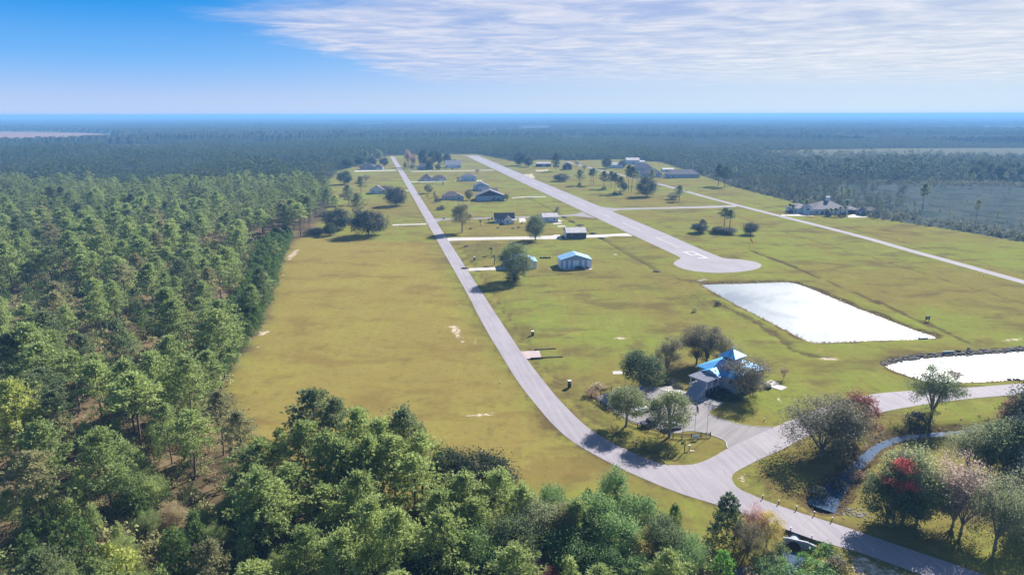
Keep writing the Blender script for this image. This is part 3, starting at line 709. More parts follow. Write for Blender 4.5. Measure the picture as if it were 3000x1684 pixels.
# hangars and houses between the main road and the runway
h = House('hangar', 'blue roofed metal hangar with pale door strips standing clear of trees', 'hangar', (1642.6,787), (1732,786), 5)
h.mass(16.2, 10.6, 4.5, 2.5, 'y', wall='bluemetal', roof='skyroof', over=.35, gab='bluedark')
for a, w_, m_ in ((.35, .75, 'bluedark'), (2.6, 1.4, 'bluedark'), (5.2, 1.2, 'bluedark'), (9.7, 1.3, 'bluedark'), (12.6, 1.2, 'bluedark')):
    h._face(MB(), 'F', a, .05, w_, 4.2, .003, .05).build('siding_panel', M[m_], h.t)
for a, w_ in ((1.15, 1.4), (4.05, 1.1), (6.45, 3.2), (11.05, 1.5), (13.85, 1.9)): h._face(MB(), 'F', a, .05, w_, 4.2, .003, .09).build('door', M['paledoor'], h.t)
h.win('L', 4, 1.2, .9, 1.0); h.door('L', 7.5)
h = House('hangar', 'blue roofed pale hangar half hidden behind the large road side pine', 'hangar', (1476,789), (1574,785), 5)
h.mass(17.2, 11, 3.7, 2.4, 'y', wall='white', roof='skyroof', over=.4).win('L', 3, 1.2); h.door('R', 4); h.win('R', 7, 1.2)
h._face(MB(), 'F', 3, .05, 10, 3.0, .003, .08).build('door', M['paledoor'], h.t)
h = House('hangar', 'dark brown hangar with pale metal roof beside the white concrete driveway', 'hangar', (1660,700), (1717,700), 4)
h.mass(12.8, 13.5, 4.0, 2.3, 'x', wall='brownwall', roof='whiteroof', over=.45)
h._face(MB(), 'L', 1.2, .05, 11.0, 3.9, .003, .09).build('door', M['paledoor'], h.t)
h.win('F', 3.2, 2.2, .5, .5).door('F', 1.0, .9, 2.1, 'brownwall')
h = House('house', 'small white house with pale metal roof and two front windows', 'house', (1591,651), (1635.6,649.7), 8)
h.mass(11.6, 12.5, 3.7, 2.1, 'x', wall='white', roof='whiteroof', over=.4).win('F', 2.6, 1.3, .9, 1.3).win('F', 7.9, 1.3, .9, 1.3).win('L', 4, 1.4).door('L', 8); h.door('R', 5)
h = House('house', 'white cottage with steep navy shingle roof and projecting gable wing', 'house', (1450,655), (1507,655), 4)
h.mass(14.6, 8.5, 3.2, 3.6, 'x', y0=2.5, wall='white', roof='darkroof', over=.4).win('L', 3, 1.1).win('F', 1.6, 1.1).win('F', 3.6, 1.1)
h.mass(6.0, 6.0, 3.1, 2.7, 'y', x0=6.2, y0=-3.6, wall='white', roof='darkroof', over=.35).win('F', 2.4, 1.1, 1.2, 1.3).win('L', 1.2, 1.1)
h.mass(3.6, 4.8, 2.7, .5, 'x', x0=12.3, y0=-2.9, wall='trim', roof='whiteroof', over=.3, nowall=True)
h.b = (12.3, -2.9, 15.9, 1.9); h.door('F', .2, .2, 2.6, 'trim', 'post'); h.door('F', 3.2, .2, 2.6, 'trim', 'post')
h.add('chimney', lambda q: q.box(9.2, 6.9, 5.8, 10.0, 7.7, 7.4), 'tanwall')
h.add('step', lambda q: q.box(4.6, 1.2, 0, 6.1, 2.49, .4), 'concrete')
h = House('hangar', 'wide grey hangar with dark gable triangle in front of a second roof', 'hangar', (1395,589), (1478.5,588), 6)
h.mass(26.3, 15, 4.7, 5.0, 'y', wall='greywall', roof='slateroof', over=.5, gab='darkroof').win('L', 5, 1.5)
h.mass(15, 13, 5.4, 4.0, 'x', x0=6.5, y0=15.2, wall='greywall', roof='slateroof', over=.4)
h = House('hangar', 'blue grey metal hangar behind the wide grey hangar', 'hangar', (1390,559), (1432,556.5), 7)
h.mass(15.5, 17, 4.8, 3.4, 'y', wall='bluedark', roof='slateroof', over=.45)
h._face(MB(), 'F', .8, .05, .5, 4.6, .003, .09).build('corner_trim', M['trim'], h.t)
h._face(MB(), 'F', 3.5, .05, 9.5, 4.2, .003, .08).build('door', M['bluemetal'], h.t)
h = House('house', 'tan house with brown hip roof beside the wide grey hangar', 'house', (1296,586), (1353,584), 6)
h.mass(18, 13, 3.1, 4.2, 'y', wall='cream', roof='brownroof', over=.6, hip=True).win('F', 3, 1, 1.4, 1.4).win('F', 12, 1, 1.4, 1.4).door('F', 8.4).win('L', 4, 1).win('L', 8, 1)
h.mass(9, 6, 3.0, 2.4, 'y', x0=11, y0=-2.5, wall='cream', roof='brownroof', over=.4).win('F', 3.5, 1, 1.6, 1.4)
h = House('house', 'long tan house with twin brown hip roofs facing the lane', 'house', (1233,531), (1305,530), 6)
h.mass(13.5, 12, 3.2, 4.8, 'x', wall='cream', roof='brownroof', over=.6, hip=True).win('F', 2, 1, 1.3, 1.4).win('F', 9, 1, 1.3, 1.4).door('F', 6)
h.mass(17, 11, 3.0, 3.8, 'x', x0=13.6, y0=.6, wall='cream', roof='brownroof', over=.6, hip=True).win('F', 4, 1, 1.3, 1.4); h._face(MB(), 'F', 9, .05, 5, 2.4, .003, .07).build('garage_door', M['trim'], h.t)
h = House('garage', 'blue grey garage with two small windows and grey roof', 'garage', (1351,531), (1395,531), 6)
h.mass(18.5, 12, 5.2, 3.4, 'x', wall='bluemetal', roof='slateroof', over=.4, hip=True).win('F', 4.5, 1.6, 1.2, 1.4).win('F', 13.5, 1.6, 1.2, 1.4); h.door('R', 4)
h = House('hangar', 'far grey hangar with cars parked at its front', 'hangar', (1305,493), (1349,494), 5)
h.mass(23, 18, 4.6, 6.4, 'x', wall='greywall', roof='whiteroof', over=.5); h._face(MB(), 'F', 3, .05, 14, 3.8, .003, .08).build('door', M['trim'], h.t)
h.add('vent', lambda q: q.box(8, 12, 8.5, 16, 13, 11.6), 'darkroof')
h = House('house', 'low grey house hidden among the dark trees far up the road', 'house', (1222,497), (1268,497), 5)
h.mass(24, 14, 3.4, 5.4, 'x', wall='tanwall', roof='slateroof', over=.6, hip=True).win('F', 4, 1, 1.4, 1.4).win('F', 14, 1, 1.4, 1.4).door('F', 10)
# left of the main road
h = House('house', 'white walled house with brown hip roof left of the road', 'house', (1083.5,568), (1127,566), 5)
h.mass(14.6, 12, 3.9, 4.1, 'y', wall='white', roof='brownroof', over=.5).win('F', 3, 1.1, 1.3, 1.3).win('F', 9.5, 1.1, 1.3, 1.3).win('L', 4, 1.1)
h.mass(12, 9, 3.6, 3.2, 'x', x0=10, y0=5, wall='white', roof='brownroof', over=.5).door('F', 6.5)
h = House('house', 'long low house with grey hip roof at the far left driveway', 'house', (1054,497.5), (1114.5,497), 5)
h.mass(22, 13, 3.4, 5.6, 'x', wall='greywall', roof='greyroof', over=.6, hip=True).win('F', 4, 1, 1.4, 1.4).win('F', 14, 1, 1.4, 1.4)
h.mass(13, 10, 3.2, 4.2, 'x', x0=20, y0=-1, wall='greywall', roof='greyroof', over=.5, hip=True); h._face(MB(), 'F', 3, .05, 7, 2.5, .003, .08).build('garage_door', M['trim'], h.t)
h = House('barn', 'white roofed barn among trees at the far left of the road', 'barn', (1078,464), (1094,464), 4)
h.mass(13, 10, 4, 3.5, 'x', wall='white', roof='whiteroof').door('F', 5, 2.5, 3, 'greywall'); h.win('F', 2, 1.4)
# right of the runway, far
h = House('hangar', 'long dark shed with pale roof right of the runway', 'hangar', (1572,489), (1609,487.5), 4)
h.mass(22, 12, 4.6, 1.9, 'x', wall='brownwall', roof='whiteroof').door('F', 8, 6, 3.6, 'greywall')
h = House('barn', 'tall brown barn beside the runway trees', 'barn', (1651,497.5), (1672,497), 5)
h.mass(12, 11, 6, 4.0, 'y', wall='brownwall', roof='slateroof').door('F', 4.5, 3, 3.2, 'greywall'); h.win('L', 4, 2)
h = House('house', 'white house with pale roof behind the round field tree', 'house', (1791,493), (1821.5,493), 6)
h.mass(17, 12, 4.8, 3.2, 'x', wall='white', roof='whiteroof').win('F', 3, 1.3).win('F', 12, 1.3).door('F', 8)
h = House('barn', 'tall white barn with pale metal roof at the far field edge', 'barn', (1836,482), (1870,481), 6)
h.mass(21, 14, 6.8, 3.2, 'x', wall='white', roof='whiteroof').win('F', 4, 2).door('F', 9, 4, 4, 'greywall')
h.mass(9, 9, 4, 1.6, 'x', x0=21.2, y0=2, wall='white', roof='whiteroof')
h = House('house', 'grey house with dark roof behind the tall white barn', 'house', (1858,501), (1905,500), 6)
h.mass(27, 14, 3.8, 6, 'x', wall='greywall', roof='greyroof', hip=True).win('F', 5, 1).win('F', 18, 1)
h = House('house', 'grey house with pale hip roof and vehicles in its yard', 'house', (1879,520), (1936,520), 7)
h.mass(27, 14, 4.2, 6.2, 'x', wall='greywall', roof='slateroof', hip=True).win('F', 4, 1.1, 1.4, 1.4).win('F', 17, 1.1, 1.4, 1.4).door('F', 11)
h = House('house', 'very long grey house with dark hip roof facing the side road', 'house', (1958,522), (2049,522), 7)
h.mass(41, 16, 4.4, 5.6, 'x', wall='greywall', roof='greyroof', hip=True).win('F', 5, 1.1, 1.4, 1.4).win('F', 14, 1.1, 1.4, 1.4).win('F', 30, 1.1, 1.4, 1.4).door('F', 3)
h = House('shed', 'small pale roofed shed between far yard trees', 'shed', (1942,503), (1975,502), 6)
h.mass(16, 8, 3, 1.6, 'x', wall='white', roof='whiteroof').door('F', 4, 3, 2.4, 'greywall')

# estate house by the side road
h = House('house', 'large white estate house with broad dark hip roof and tall chimney', 'house', (2341,630), (2500,634), 2)
h.mass(15, 15, 3.6, 3.6, 'x', y0=10, wall='white', roof='slateroof', over=.6, hip=True).win('F', .8, 1, 1.2, 1.5)
h.mass(28, 20, 3.8, 5.6, 'x', x0=13, y0=3, wall='white', roof='slateroof', over=.7, hip=True)
for a in (2.0, 9.5): h.win('F', a, .9, 1.2, 1.6)
h.door('F', 6.2, 1.8, 2.4, 'glass', 'door'); h.win('R', 5, 1, 1.2, 1.5)
for a in (11.0, 16.8): h._face(MB(), 'F', a, .05, 4.8, 2.9, .003, .08).build('garage_door', M['trim'], h.t)
h.mass(5.2, 6, 5.0, 2.0, 'y', x0=6.6, y0=5.0, wall='white', roof='slateroof', over=.4).win('F', 1.6, 3.0, 2.0, 1.5); h.door('F', 2.0, 1.2, 2.3)
for a in (6.5, 11.5): h.add('column', lambda q, a=a: q.tube([(a, 4.2, 0), (a, 4.2, 5.0)], .22, 10), 'trim')
h.add('chimney', lambda q: q.box(28.5, 14.5, 6, 31, 16.3, 12.2).box(28.2, 14.2, 12.2, 31.3, 16.6, 12.7), 'trim')
h.mass(10, 12, 3.0, 2.6, 'x', x0=41.2, y0=5, wall='greywall', roof='slateroof', over=.5, hip=True, nowall=True)
for a, b2 in ((41.5, 5.2), (46, 5.2), (50.9, 5.2), (50.9, 16.6)): h.add('post', lambda q, a=a, b2=b2: q.box(a, b2, 0, a+.25, b2+.25, 2.98), 'brownwall')
h = House('outbuilding', 'small white outbuilding with slate roof right of the estate house', 'outbuilding', (2522,630), (2567,631), 3)
h.mass(14.8, 9, 3.2, 2.9, 'x', wall='white', roof='slateroof', over=.5, hip=True).win('F', 6, 1, 1, 1.3).door('F', 3.6)
h.mass(5, 4, 3.2, 2.4, 'y', x0=-1.2, y0=-1.5, wall='white', roof='slateroof', over=.4).win('F', 2, 1, 1, 1.3)

# ---- clubhouse with cupola
CH_ROT = math.radians(38)
ch = thing('clubhouse', 'clubhouse with bright blue hip roof, square cupola and pergola porch', 'clubhouse', (65.4, 191.2, 1.4), CH_ROT)
HX, HY = 7.75, 7.0
class C: pass
H_ = House.__new__(House); H_.t = ch; H_.b = (-HX+.7, -HY+.7, HX-.7, HY-.7)
MB().box(-HX+.7, -HY+.7, -1.7, HX-.7, HY-.7, 3.55).build('wall', M['greywall'], ch)
def frustum(mb, hx0, hy0, z0, hx1, hy1, z1):
    V = [(-hx0,-hy0,z0),(hx0,-hy0,z0),(hx0,hy0,z0),(-hx0,hy0,z0),(-hx1,-hy1,z1),(hx1,-hy1,z1),(hx1,hy1,z1),(-hx1,hy1,z1)]
    return mb.poly(V, [(3,2,1,0),(4,5,6,7),(0,1,5,4),(1,2,6,5),(2,3,7,6),(3,0,4,7)])
rf = MB(); frustum(rf, HX, HY, 3.56, HX, HY, 3.74); frustum(rf, HX-.002, HY-.002, 3.742, 1.9, 1.9, 6.0); rf.build('roof', M['blueroof'], ch)
cu = MB().box(-2.0, -2.0, 5.3, 2.0, 2.0, 7.25).build('cupola', M['bluedark'], ch)
for sx, sy in ((-1, 0), (1, 0), (0, -1), (0, 1)):
    for k_ in (-.95, .95):
        wq = MB(); pq = MB()
        if sx: wq.box(sx*2.003, k_-.85, 6.15, sx*2.06, k_+.85, 7.1); pq.box(sx*2.063, k_-.72, 6.25, sx*2.08, k_+.72, 7.0)
        else: wq.box(k_-.85, sy*2.003, 6.15, k_+.85, sy*2.06, 7.1); pq.box(k_-.72, sy*2.063, 6.25, k_+.72, sy*2.08, 7.0)
        pq.build('pane', M['glass'], wq.build('window', M['bluemetal'], ch))
cr_ = MB(); frustum(cr_, 2.95, 2.95, 7.26, 2.95, 2.95, 7.38); frustum(cr_, 2.948, 2.948, 7.382, .12, .12, 9.15); cr_.build('cupola_roof', M['blueroof'], ch)
fi = MB(); fi.tube([(0,0,9.1),(0,0,9.4),(0,0,9.5),(0,0,9.75),(0,0,9.95),(0,0,10.15)], [.22,.2,.34,.3,.26,.05], 10); fi.build('finial', M['trim'], ch)
# porch gable, deck, pergola, steps (towards local -x)
PY = .8
pg = MB(); y0, y1, xa, xb, ze, zr = PY-3.1, PY+3.1, -9.6, -4.8, 3.25, 4.75
for sg in (-1, 1):
    ye = PY + sg*3.3; c4 = [(xa, PY, zr), (xb, PY, zr), (xb, ye, ze), (xa, ye, ze)]
    Vq = c4 + [(x, y, z+.14) for x, y, z in c4]; Fq = [(0,1,2,3),(7,6,5,4),(0,4,5,1),(1,5,6,2),(2,6,7,3),(3,7,4,0)]
    pg.poly(Vq, [f[::-1] for f in Fq] if sg > 0 else Fq)
pg.build('porch_roof', M['blueroof'], ch)
MB().poly([(-9.3,y0,3.1),(-9.3,y1,3.1),(-9.3,PY,4.62),(-9.1,y0,3.1),(-9.1,y1,3.1),(-9.1,PY,4.62)], [(0,2,1),(3,4,5),(0,1,4,3)]).build('gable', M['greywall'], ch)
MB().box(-9.34, y0, 2.95, -9.06, y1, 3.09).build('porch_beam', M['trim'], ch)
dk = MB().box(-15.2, PY-3.0, .82, -HX+.69, PY+2.9, 1.0)
for x in np.arange(-15.1, -8, 1.7):
    for y in (PY-2.9, PY+2.7): dk.box(x, y, -1.6, x+.15, y+.15, .82)
dk.build('deck', M['deck'], ch)
for x in (-14.6, -12.2, -9.25):
    for y in (PY-2.85, PY+2.7): MB().box(x, y, 1.0, x+.18, y+.18, 3.0).build('post', M['trim'], ch)
pe = MB()
for y in (PY-2.9, PY+2.72): pe.box(-15.3, y, 3.0, -9.36, y+.2, 3.2)
for k_ in range(19): x = -15.1 + k_*.31; pe.box(x, PY-3.4, 3.2, x+.09, PY+3.4, 3.38)
for k_ in range(9): y = PY-3.1 + k_*.75; pe.box(-15.3, y, 3.38, -9.36, y+.06, 3.44)
pe.build('pergola', M['deck'], ch)
stp = MB()
for k_ in range(12): stp.box(-15.2-.32*(k_+1), PY-2.9, -1.5, -15.2-.32*k_-.002, PY+1.6, .83-.19*k_)
stp.build('steps', M['deck'], ch)
for y in (PY-3.0, PY+1.65):
    rl = MB()
    rl.tube([(-15.2, y, 1.95), (-18.9, y, -.35)], .05, 6); rl.tube([(-15.2, y, 1.5), (-18.9, y, -.8)], .03, 5)
    for x, z0, z1 in ((-15.2, .9, 2.0), (-17.0, -.3, .88), (-18.9, -1.4, -.3)): rl.tube([(x, y, z0), (x, y, z1)], .05, 6)
    rl.build('railing', M['trim'], ch)
for f_, a_, z_, w2, h2 in (('L', 1.0, 1.4, 1.2, 1.4), ('L', 10.5, 1.4, 1.2, 1.4), ('F', 2, 1.3, 1.3, 1.4), ('F', 6, 1.3, 1.3, 1.4), ('F', 10.5, 1.3, 1.3, 1.4), ('R', 3, 1.3, 1.3, 1.4)): H_.win(f_, a_, z_, w2, h2)
MB().box(-HX+.62, PY-.9, 1.0, -HX+.697, PY+.9, 3.1).build('door', M['glass'], ch)
def CHP(x, y): return (65.4 + x*math.cos(CH_ROT) - y*math.sin(CH_ROT), 191.2 + x*math.sin(CH_ROT) + y*math.cos(CH_ROT))
pt = MB()
for q in ([(2247,1116),(2262,1113),(2292,1127),(2276,1136)], [(2259,1137),(2282,1125),(2302,1135),(2277,1144)]): pass
for (u, v, a, b2) in ((2281,1134,3.6,3.6), (2262,1122,3.4,3.0)):
    x, y = G(u, v); Mx = Matrix.Translation((x, y, 0)) @ Matrix.Rotation(CH_ROT, 4, 'Z'); pt.box(-a/2, -b2/2, -.05, a/2, b2/2, .12, 0, Mx)
struct(pt.build('patio_slab', M['concrete']))

# ---------------------------------------------------------------- vehicles
def car(name, label, cat, loc, rot, paint, group=None, pickup=False, suv=True):
    t_ = thing(name, label, cat, (loc[0], loc[1], .05), rot, group)
    L, Wd = 4.7, 1.86
    if pickup:
        prof = [(-2.5,.5),(-2.5,1.15),(-.55,1.18),(-.4,1.78),(.75,1.80),(1.25,1.2),(2.4,1.08),(2.55,.75),(2.5,.42)]
        glass = [(-.45,1.2),(-.33,1.70),(.72,1.72),(1.18,1.22)]
    elif suv:
        prof = [(-2.3,.45),(-2.34,1.1),(-2.1,1.68),(.35,1.72),(1.0,1.14),(2.15,1.0),(2.34,.72),(2.3,.36)]
        glass = [(-2.05,1.16),(-1.9,1.62),(.3,1.65),(.86,1.16)]
    else:
        prof = [(-2.3,.42),(-2.32,.95),(-1.6,1.05),(-.95,1.42),(.3,1.45),(1.05,1.02),(2.1,.88),(2.3,.65),(2.28,.34)]
        glass = [(-1.45,1.05),(-.9,1.37),(.27,1.39),(.92,1.03)]
    def shell(pr, hw, inset):
        mb = MB(); n = len(pr); V = []
        for k_, y in enumerate((-hw, -hw+.12, hw-.12, hw)):
            for x, z in pr: V.append((x*(1 if k_ in (1, 2) else .985), y, z if k_ in (1, 2) else .05+z*.955))
        F = []
        for k_ in range(3):
            for q in range(n): F.append((k_*n+q, k_*n+(q+1) % n, (k_+1)*n+(q+1) % n, (k_+1)*n+q))
        F += [tuple(range(n))[::-1], tuple(range(3*n, 4*n))]
        return mb.poly(V, F)
    shell(prof, Wd/2, 0).build('body', paint, t_)
    gm_ = MB(); n = len(glass)
    for sg in (-1, 1):
        V = [(x, sg*(Wd/2+.004), z) for x, z in glass] + [(x, sg*(Wd/2-.02), z) for x, z in glass]
        gm_.poly(V, [tuple(range(n))[::sg], *[(q, q+n, (q+1) % n+n, (q+1) % n) for q in range(n)]])
    gm_.build('side_window', M['glass'], t_)
    ws = MB(); (xa, za), (xb, zb) = [(p_, q_) for p_, q_ in prof if q_ > 1.4][-1], [p for p in prof if p[0] > .9][0]
    d_ = Vector((zb-za, 0, -(zb-za) and (xa-xb)))
    nx_, nz_ = -(zb-za), (xb-xa); ln = math.hypot(nx_, nz_); nx_ /= ln; nz_ /= ln
    V = [(xa+.06*(xb-xa)+nx_*o_, y, za+.06*(zb-za)+nz_*o_) for o_ in (.01, .03) for y in (-.72, .72)] + [(xa+.94*(xb-xa)+nx_*o_, y, za+.94*(zb-za)+nz_*o_) for o_ in (.01, .03) for y in (-.78, .78)]
    ws.poly(V, [(2,3,7,6),(0,4,5,1),(0,2,6,4),(1,5,7,3),(0,1,3,2),(4,6,7,5)]).build('windscreen', M['glass'], t_)
    for x in (-1.42, 1.42):
        for y in (-Wd/2+.1, Wd/2-.1):
            wh = MB().tube([(x, y-.12, .34), (x, y+.12, .34)], .35, 14).build('wheel', M['rubber'], t_)
            sg = 1 if y > 0 else -1
            MB().tube([(x, y+sg*.10, .34), (x, y+sg*.135, .34)], .22, 10).build('rim', M['chrome'], wh)
    for y in (-.68, .68):
        MB().box(2.2, y-.2, .68, 2.37, y+.2, .86).build('headlight', M['lamp'], t_)
        MB().box(-2.37 if not pickup else -2.53, y-.12, .8, -2.3 if not pickup else -2.48, y+.12, 1.05).build('tail_light', M['tail'], t_)
    return t_
GC = 'vehicles parked in the lot before the clubhouse'
car('parked_car', 'white car nosed out from under the second lot tree', 'car', G(1972,1254), math.radians(18), M['carwhite'], GC)
car('parked_car', 'dark pickup parked left of the white car, half under the tree', 'car', G(1903,1246), math.radians(24), M['cardark'], GC, pickup=True)
car('parked_car', 'white car between the two lot trees, seen through leaves', 'car', G(1882,1206), math.radians(30), M['carwhite'], GC, suv=False)
car('parked_car', 'dark blue car on the concrete drive of the estate house', 'car', G(2370,631), math.radians(-4), M['carblue'], suv=False)
GF = 'cars parked at the far grey hangar'
car('parked_car', 'dark car parked at the far grey hangar', 'car', G(1326,495.6), math.radians(-5), M['cardark'], GF, suv=False)
car('parked_car', 'white car parked at the left end of the far grey hangar', 'car', G(1311,494.6), math.radians(8), M['carwhite'], GF)
car('parked_car', 'white pickup parked at the right end of the far grey hangar', 'car', G(1341,496), math.radians(100), M['carwhite'], GF, pickup=True)
GY = 'vehicles in the yard of the grey houses'
car('parked_car', 'white car in the yard, nearest the pale hip roofed house', 'car', G(1938,520.5), math.radians(5), M['carwhite'], GY)
car('parked_car', 'white pickup in the yard, nearest the long dark roofed house', 'car', G(1952,521.5), math.radians(12), M['carwhite'], GY, pickup=True)
car('parked_car', 'dark car in the yard behind the two white vehicles', 'car', G(1945,516.5), math.radians(60), M['cardark'], GY)
car('parked_car', 'dark utility car at the front right corner of the blue roofed hangar', 'car', G(1697,787.5), math.radians(10), M['cardark'], suv=False)

# ---------------------------------------------------------------- fences, poles, signs, small things
def fence(label, px, name='rail_fence'):
    P = [G(*q) for q in px]; n = max(2, int(sum(math.dist(a, b) for a, b in zip(P, P[1:]))/2.4)+1)
    Q = resample(P, n); o = Q[0]
    t_ = thing(name, label, 'fence', (o[0], o[1], 0))
    for x, y in Q: MB().box(-.08, -.08, -.2, .08, .08, 1.3).build('post', M['fence'], t_, loc=(x-o[0], y-o[1], 0))
    for z in (.45, .8, 1.15):
        mb = MB()
        for a, b in zip(Q, Q[1:]):
            d = b-a; L = math.hypot(*d); Mx = Matrix.Translation((a[0]-o[0], a[1]-o[1], 0)) @ Matrix.Rotation(math.atan2(d[1], d[0]), 4, 'Z')
            mb.box(.002, .083, z-.075, L-.002, .123, z+.075, 0, Mx)
        mb.build('rail', M['fence'], t_)
fence('dark three rail fence along the lot behind the grass clump', [(1732,1167),(1760,1186),(1790,1205)])
fence('short dark rail fence at the far left end of the lot', [(1760,1153),(1775,1149),(1792,1145)])
fence('long dark rail fence beneath the two lot trees', [(1838,1240),(1870,1252),(1905,1264),(1935,1270)])
fence('dark rail fence behind the flagpoles and the blue sign', [(1946,1275),(1962,1278),(1978,1286),(2030,1283),(2081,1280)])
def flagpole(label, u, v, flag=None, arm=False):
    x, y = G(u, v); t_ = thing('flagpole', label, 'flagpole', (x, y, 0), math.radians(-20), 'three flagpoles by the lot fence')
    MB().tube([(0,0,-.1),(0,0,4.5),(0,0,9.3)], [.07,.06,.035], 8).build('pole', M['steel'], t_)
    MB().tube([(0,0,9.3),(0,0,9.36),(0,0,9.44),(0,0,9.5)], [.03,.09,.08,.02], 8).build('finial', M['steel'], t_)
    if arm: MB().tube([(-1.0,0,6.9),(1.0,0,6.9)], .035, 6).build('yardarm', M['steel'], t_)
    if flag:
        f = thing('flag', ('limp red, white and blue striped flag hanging on the middle flagpole' if flag == 'us' else 'limp white flag hanging on the left flagpole'), 'flag', (x, y, 0), math.radians(-20))
        n = 9; sx = np.linspace(0, 1, n); rows = 8
        def pt_(i_, j_):
            a = i_/(n-1); fold = .09*math.sin(a*14+j_*.5)
            return (.05 + a*.55 + .04*j_/rows, fold, 9.0 - j_*.2 - a*(1.0 if flag == 'us' else .7))
        for nm, m_, sel in (('stripe', 'red', lambda i_, j_: j_ % 2 == 0 and not (i_ < 4 and j_ < 4)), ('field', 'flagwhite', lambda i_, j_: j_ % 2 == 1 and not (i_ < 4 and j_ < 4)), ('canton', 'flagblue', lambda i_, j_: i_ < 4 and j_ < 4)) if flag == 'us' else (('cloth', 'flagwhite', lambda i_, j_: True),):
            mb = MB()
            for i_ in range(n-1):
                for j_ in range(rows):
                    if sel(i_, j_): mb.poly([pt_(i_, j_), pt_(i_, j_+1), pt_(i_+1, j_+1), pt_(i_+1, j_)], [(0, 1, 2, 3)])
            mb.build(nm, M[m_], f)
flagpole('left flagpole, pale steel with a limp white flag', 1999, 1286, 'w')
flagpole('middle flagpole, pale steel with a striped flag', 2034, 1282, 'us')
flagpole('right flagpole, pale steel with a yardarm and no flag', 2069.5, 1285, None, True)
x, y = G(2038, 1289); t_ = thing('entrance_sign', 'pale blue sign board on two short posts before the fence', 'sign', (x, y, 0), math.radians(6))
MB().box(-.78, -.05, .55, .78, .05, 1.3).build('board', M['signblue'], t_); MB().box(-.55, -.075, .85, .55, -.053, 1.0).build('lettering_band', M['trim'], t_)
for a in (-.6, .6): MB().box(a-.05, .053, -.2, a+.05, .15, 1.2).build('post', M['fence'], t_)
x, y = G(2005, 1325); t_ = thing('hanging_sign_post', 'tall dark post with a crossarm holding a small hanging sign', 'sign', (x, y, 0), math.radians(8))
MB().box(-.08, -.08, -.2, .08, .08, 3.0).build('post', M['fence'], t_); MB().box(-1.1, -.06, 2.78, -.083, .06, 2.92).build('arm', M['fence'], t_); MB().box(-.95, -.03, 2.1, -.3, .03, 2.7).build('board', M['navy'], t_)
x, y = G(2019, 1318); t_ = thing('mailbox', 'white box on a dark leaning post beside the hanging sign', 'mailbox', (x, y, 0), .3)
MB().box(-.06, -.06, -.2, .06, .06, 1.05).build('post', M['fence'], t_); MB().box(-.35, -.14, 1.053, .3, .14, 1.35).build('box', M['trim'], t_)
x, y = G(2027, 1321); tag(MB().box(-.5, -.3, -.05, .5, .3, .12).build('stone_slab', M['concrete'], loc=(x, y, 0)), 'small pale slab on the grass under the mailbox post', 'slab')
def pillar(label, u, v, h_=1.5):
    x, y = G(u, v); t_ = thing('mailbox_pillar', label, 'mailbox pillar', (x, y, 0), .2, 'dark pillars along the main road')
    MB().box(-.42, -.42, -.2, .42, .42, h_).build('pillar', M['brick'], t_); MB().box(-.5, -.5, h_+.003, .5, .5, h_+.15).build('cap', M['trim'], t_); MB().box(-.18, -.47, h_-.6, .18, -.423, h_-.3).build('door', M['steel'], t_)
pillar('dark pillar with pale cap on the lawn right above the pink apron', 1560.5, 982); pillar('dark pillar with pale cap on the lawn below the pink apron', 1668, 1132, 1.8)
for (u, v, lb) in ((1390,762,'dark pillar by the drive of the half hidden hangar'), (1301,642,'dark pillar by the lane mouth at the main road'), (1252,575.5,'dark pillar on the lawn up the main road')): pillar(lb, u, v, 1.7)
def post(label, u, v, h_=.8, m_='rubber', cat='post', grp=None):
    x, y = G(u, v); t_ = thing('marker_post', label, cat, (x, y, 0), 0, grp)
    MB().tube([(0,0,-.2),(0,0,h_)], .09, 8).build('shaft', M[m_], t_); MB().tube([(0,0,h_+.002),(0,0,h_+.2)], [.14,.11], 8).build('cap', M['trim'], t_)
CG = 'black guard posts at the culvert'
for k_, (u, v) in enumerate(((2234,1461),(2281,1476),(2333,1493),(2385,1509),(2437,1526))):
    post(('guard post of the upper row at the culvert, nearest the junction','second guard post of the upper row at the culvert','third guard post of the upper row at the culvert','fourth guard post of the upper row at the culvert','last guard post of the upper row at the culvert')[k_], u, v, .75, 'rubber', 'guard post', CG)
for k_, (u, v) in enumerate(((2262,1540),(2316,1556),(2378,1579))):
    post(('guard post of the lower row, behind the yellow tree','guard post of the lower row, above the culvert wall','guard post of the lower row, beyond the culvert wall')[k_], u, v, .75, 'rubber', 'guard post', CG)
SG = 'small utility markers along the side road'
for u, v, lb in ((2305,634,'marker at the estate drive mouth'), (2315,653,'dark box on the grass below the estate drive'), (2284.6,646,'marker on the lower verge before the estate house'), (2360,644.5,'marker on the upper verge beyond the estate house'), (2690,754,'pale marker below the side road, midway'), (2899,781,'pale marker above the side road at the frame edge'), (2869,805,'marker below the side road, left of the pair'), (2881,808,'marker below the side road, right of the pair'), (2537,680.5,'marker on the upper verge, midway')):
    post(lb, u, v, .7, 'rubber', 'marker', SG)
for u, v, lb in ((1465,1123,'small marker post on the left field by the road bend'), (1337,892,'small marker on the left field beside the straight road'), (1283,766,'pale small marker at the left verge of the main road'), (1484,887,'small marker between ditch and lawn right of the road'), (2239,1232,'small round pale marker on the green lawn by the branch road')): post(lb, u, v, .55, 'brick', 'marker', None)
x, y = G(2717, 941); t_ = thing('notice_board', 'dark notice board on two legs beyond the pond', 'notice board', (x, y, 0), .25)
MB().box(-1.0, -.06, .75, 1.0, .06, 2.1).build('board', M['navy'], t_); MB().box(-.3, -.085, 1.0, .3, -.063, 1.8).build('notice', M['signblue'], t_)
for a in (-.9, .9): MB().box(a-.07, .063, -.2, a+.07, .2, 2.2).build('leg', M['fence'], t_)
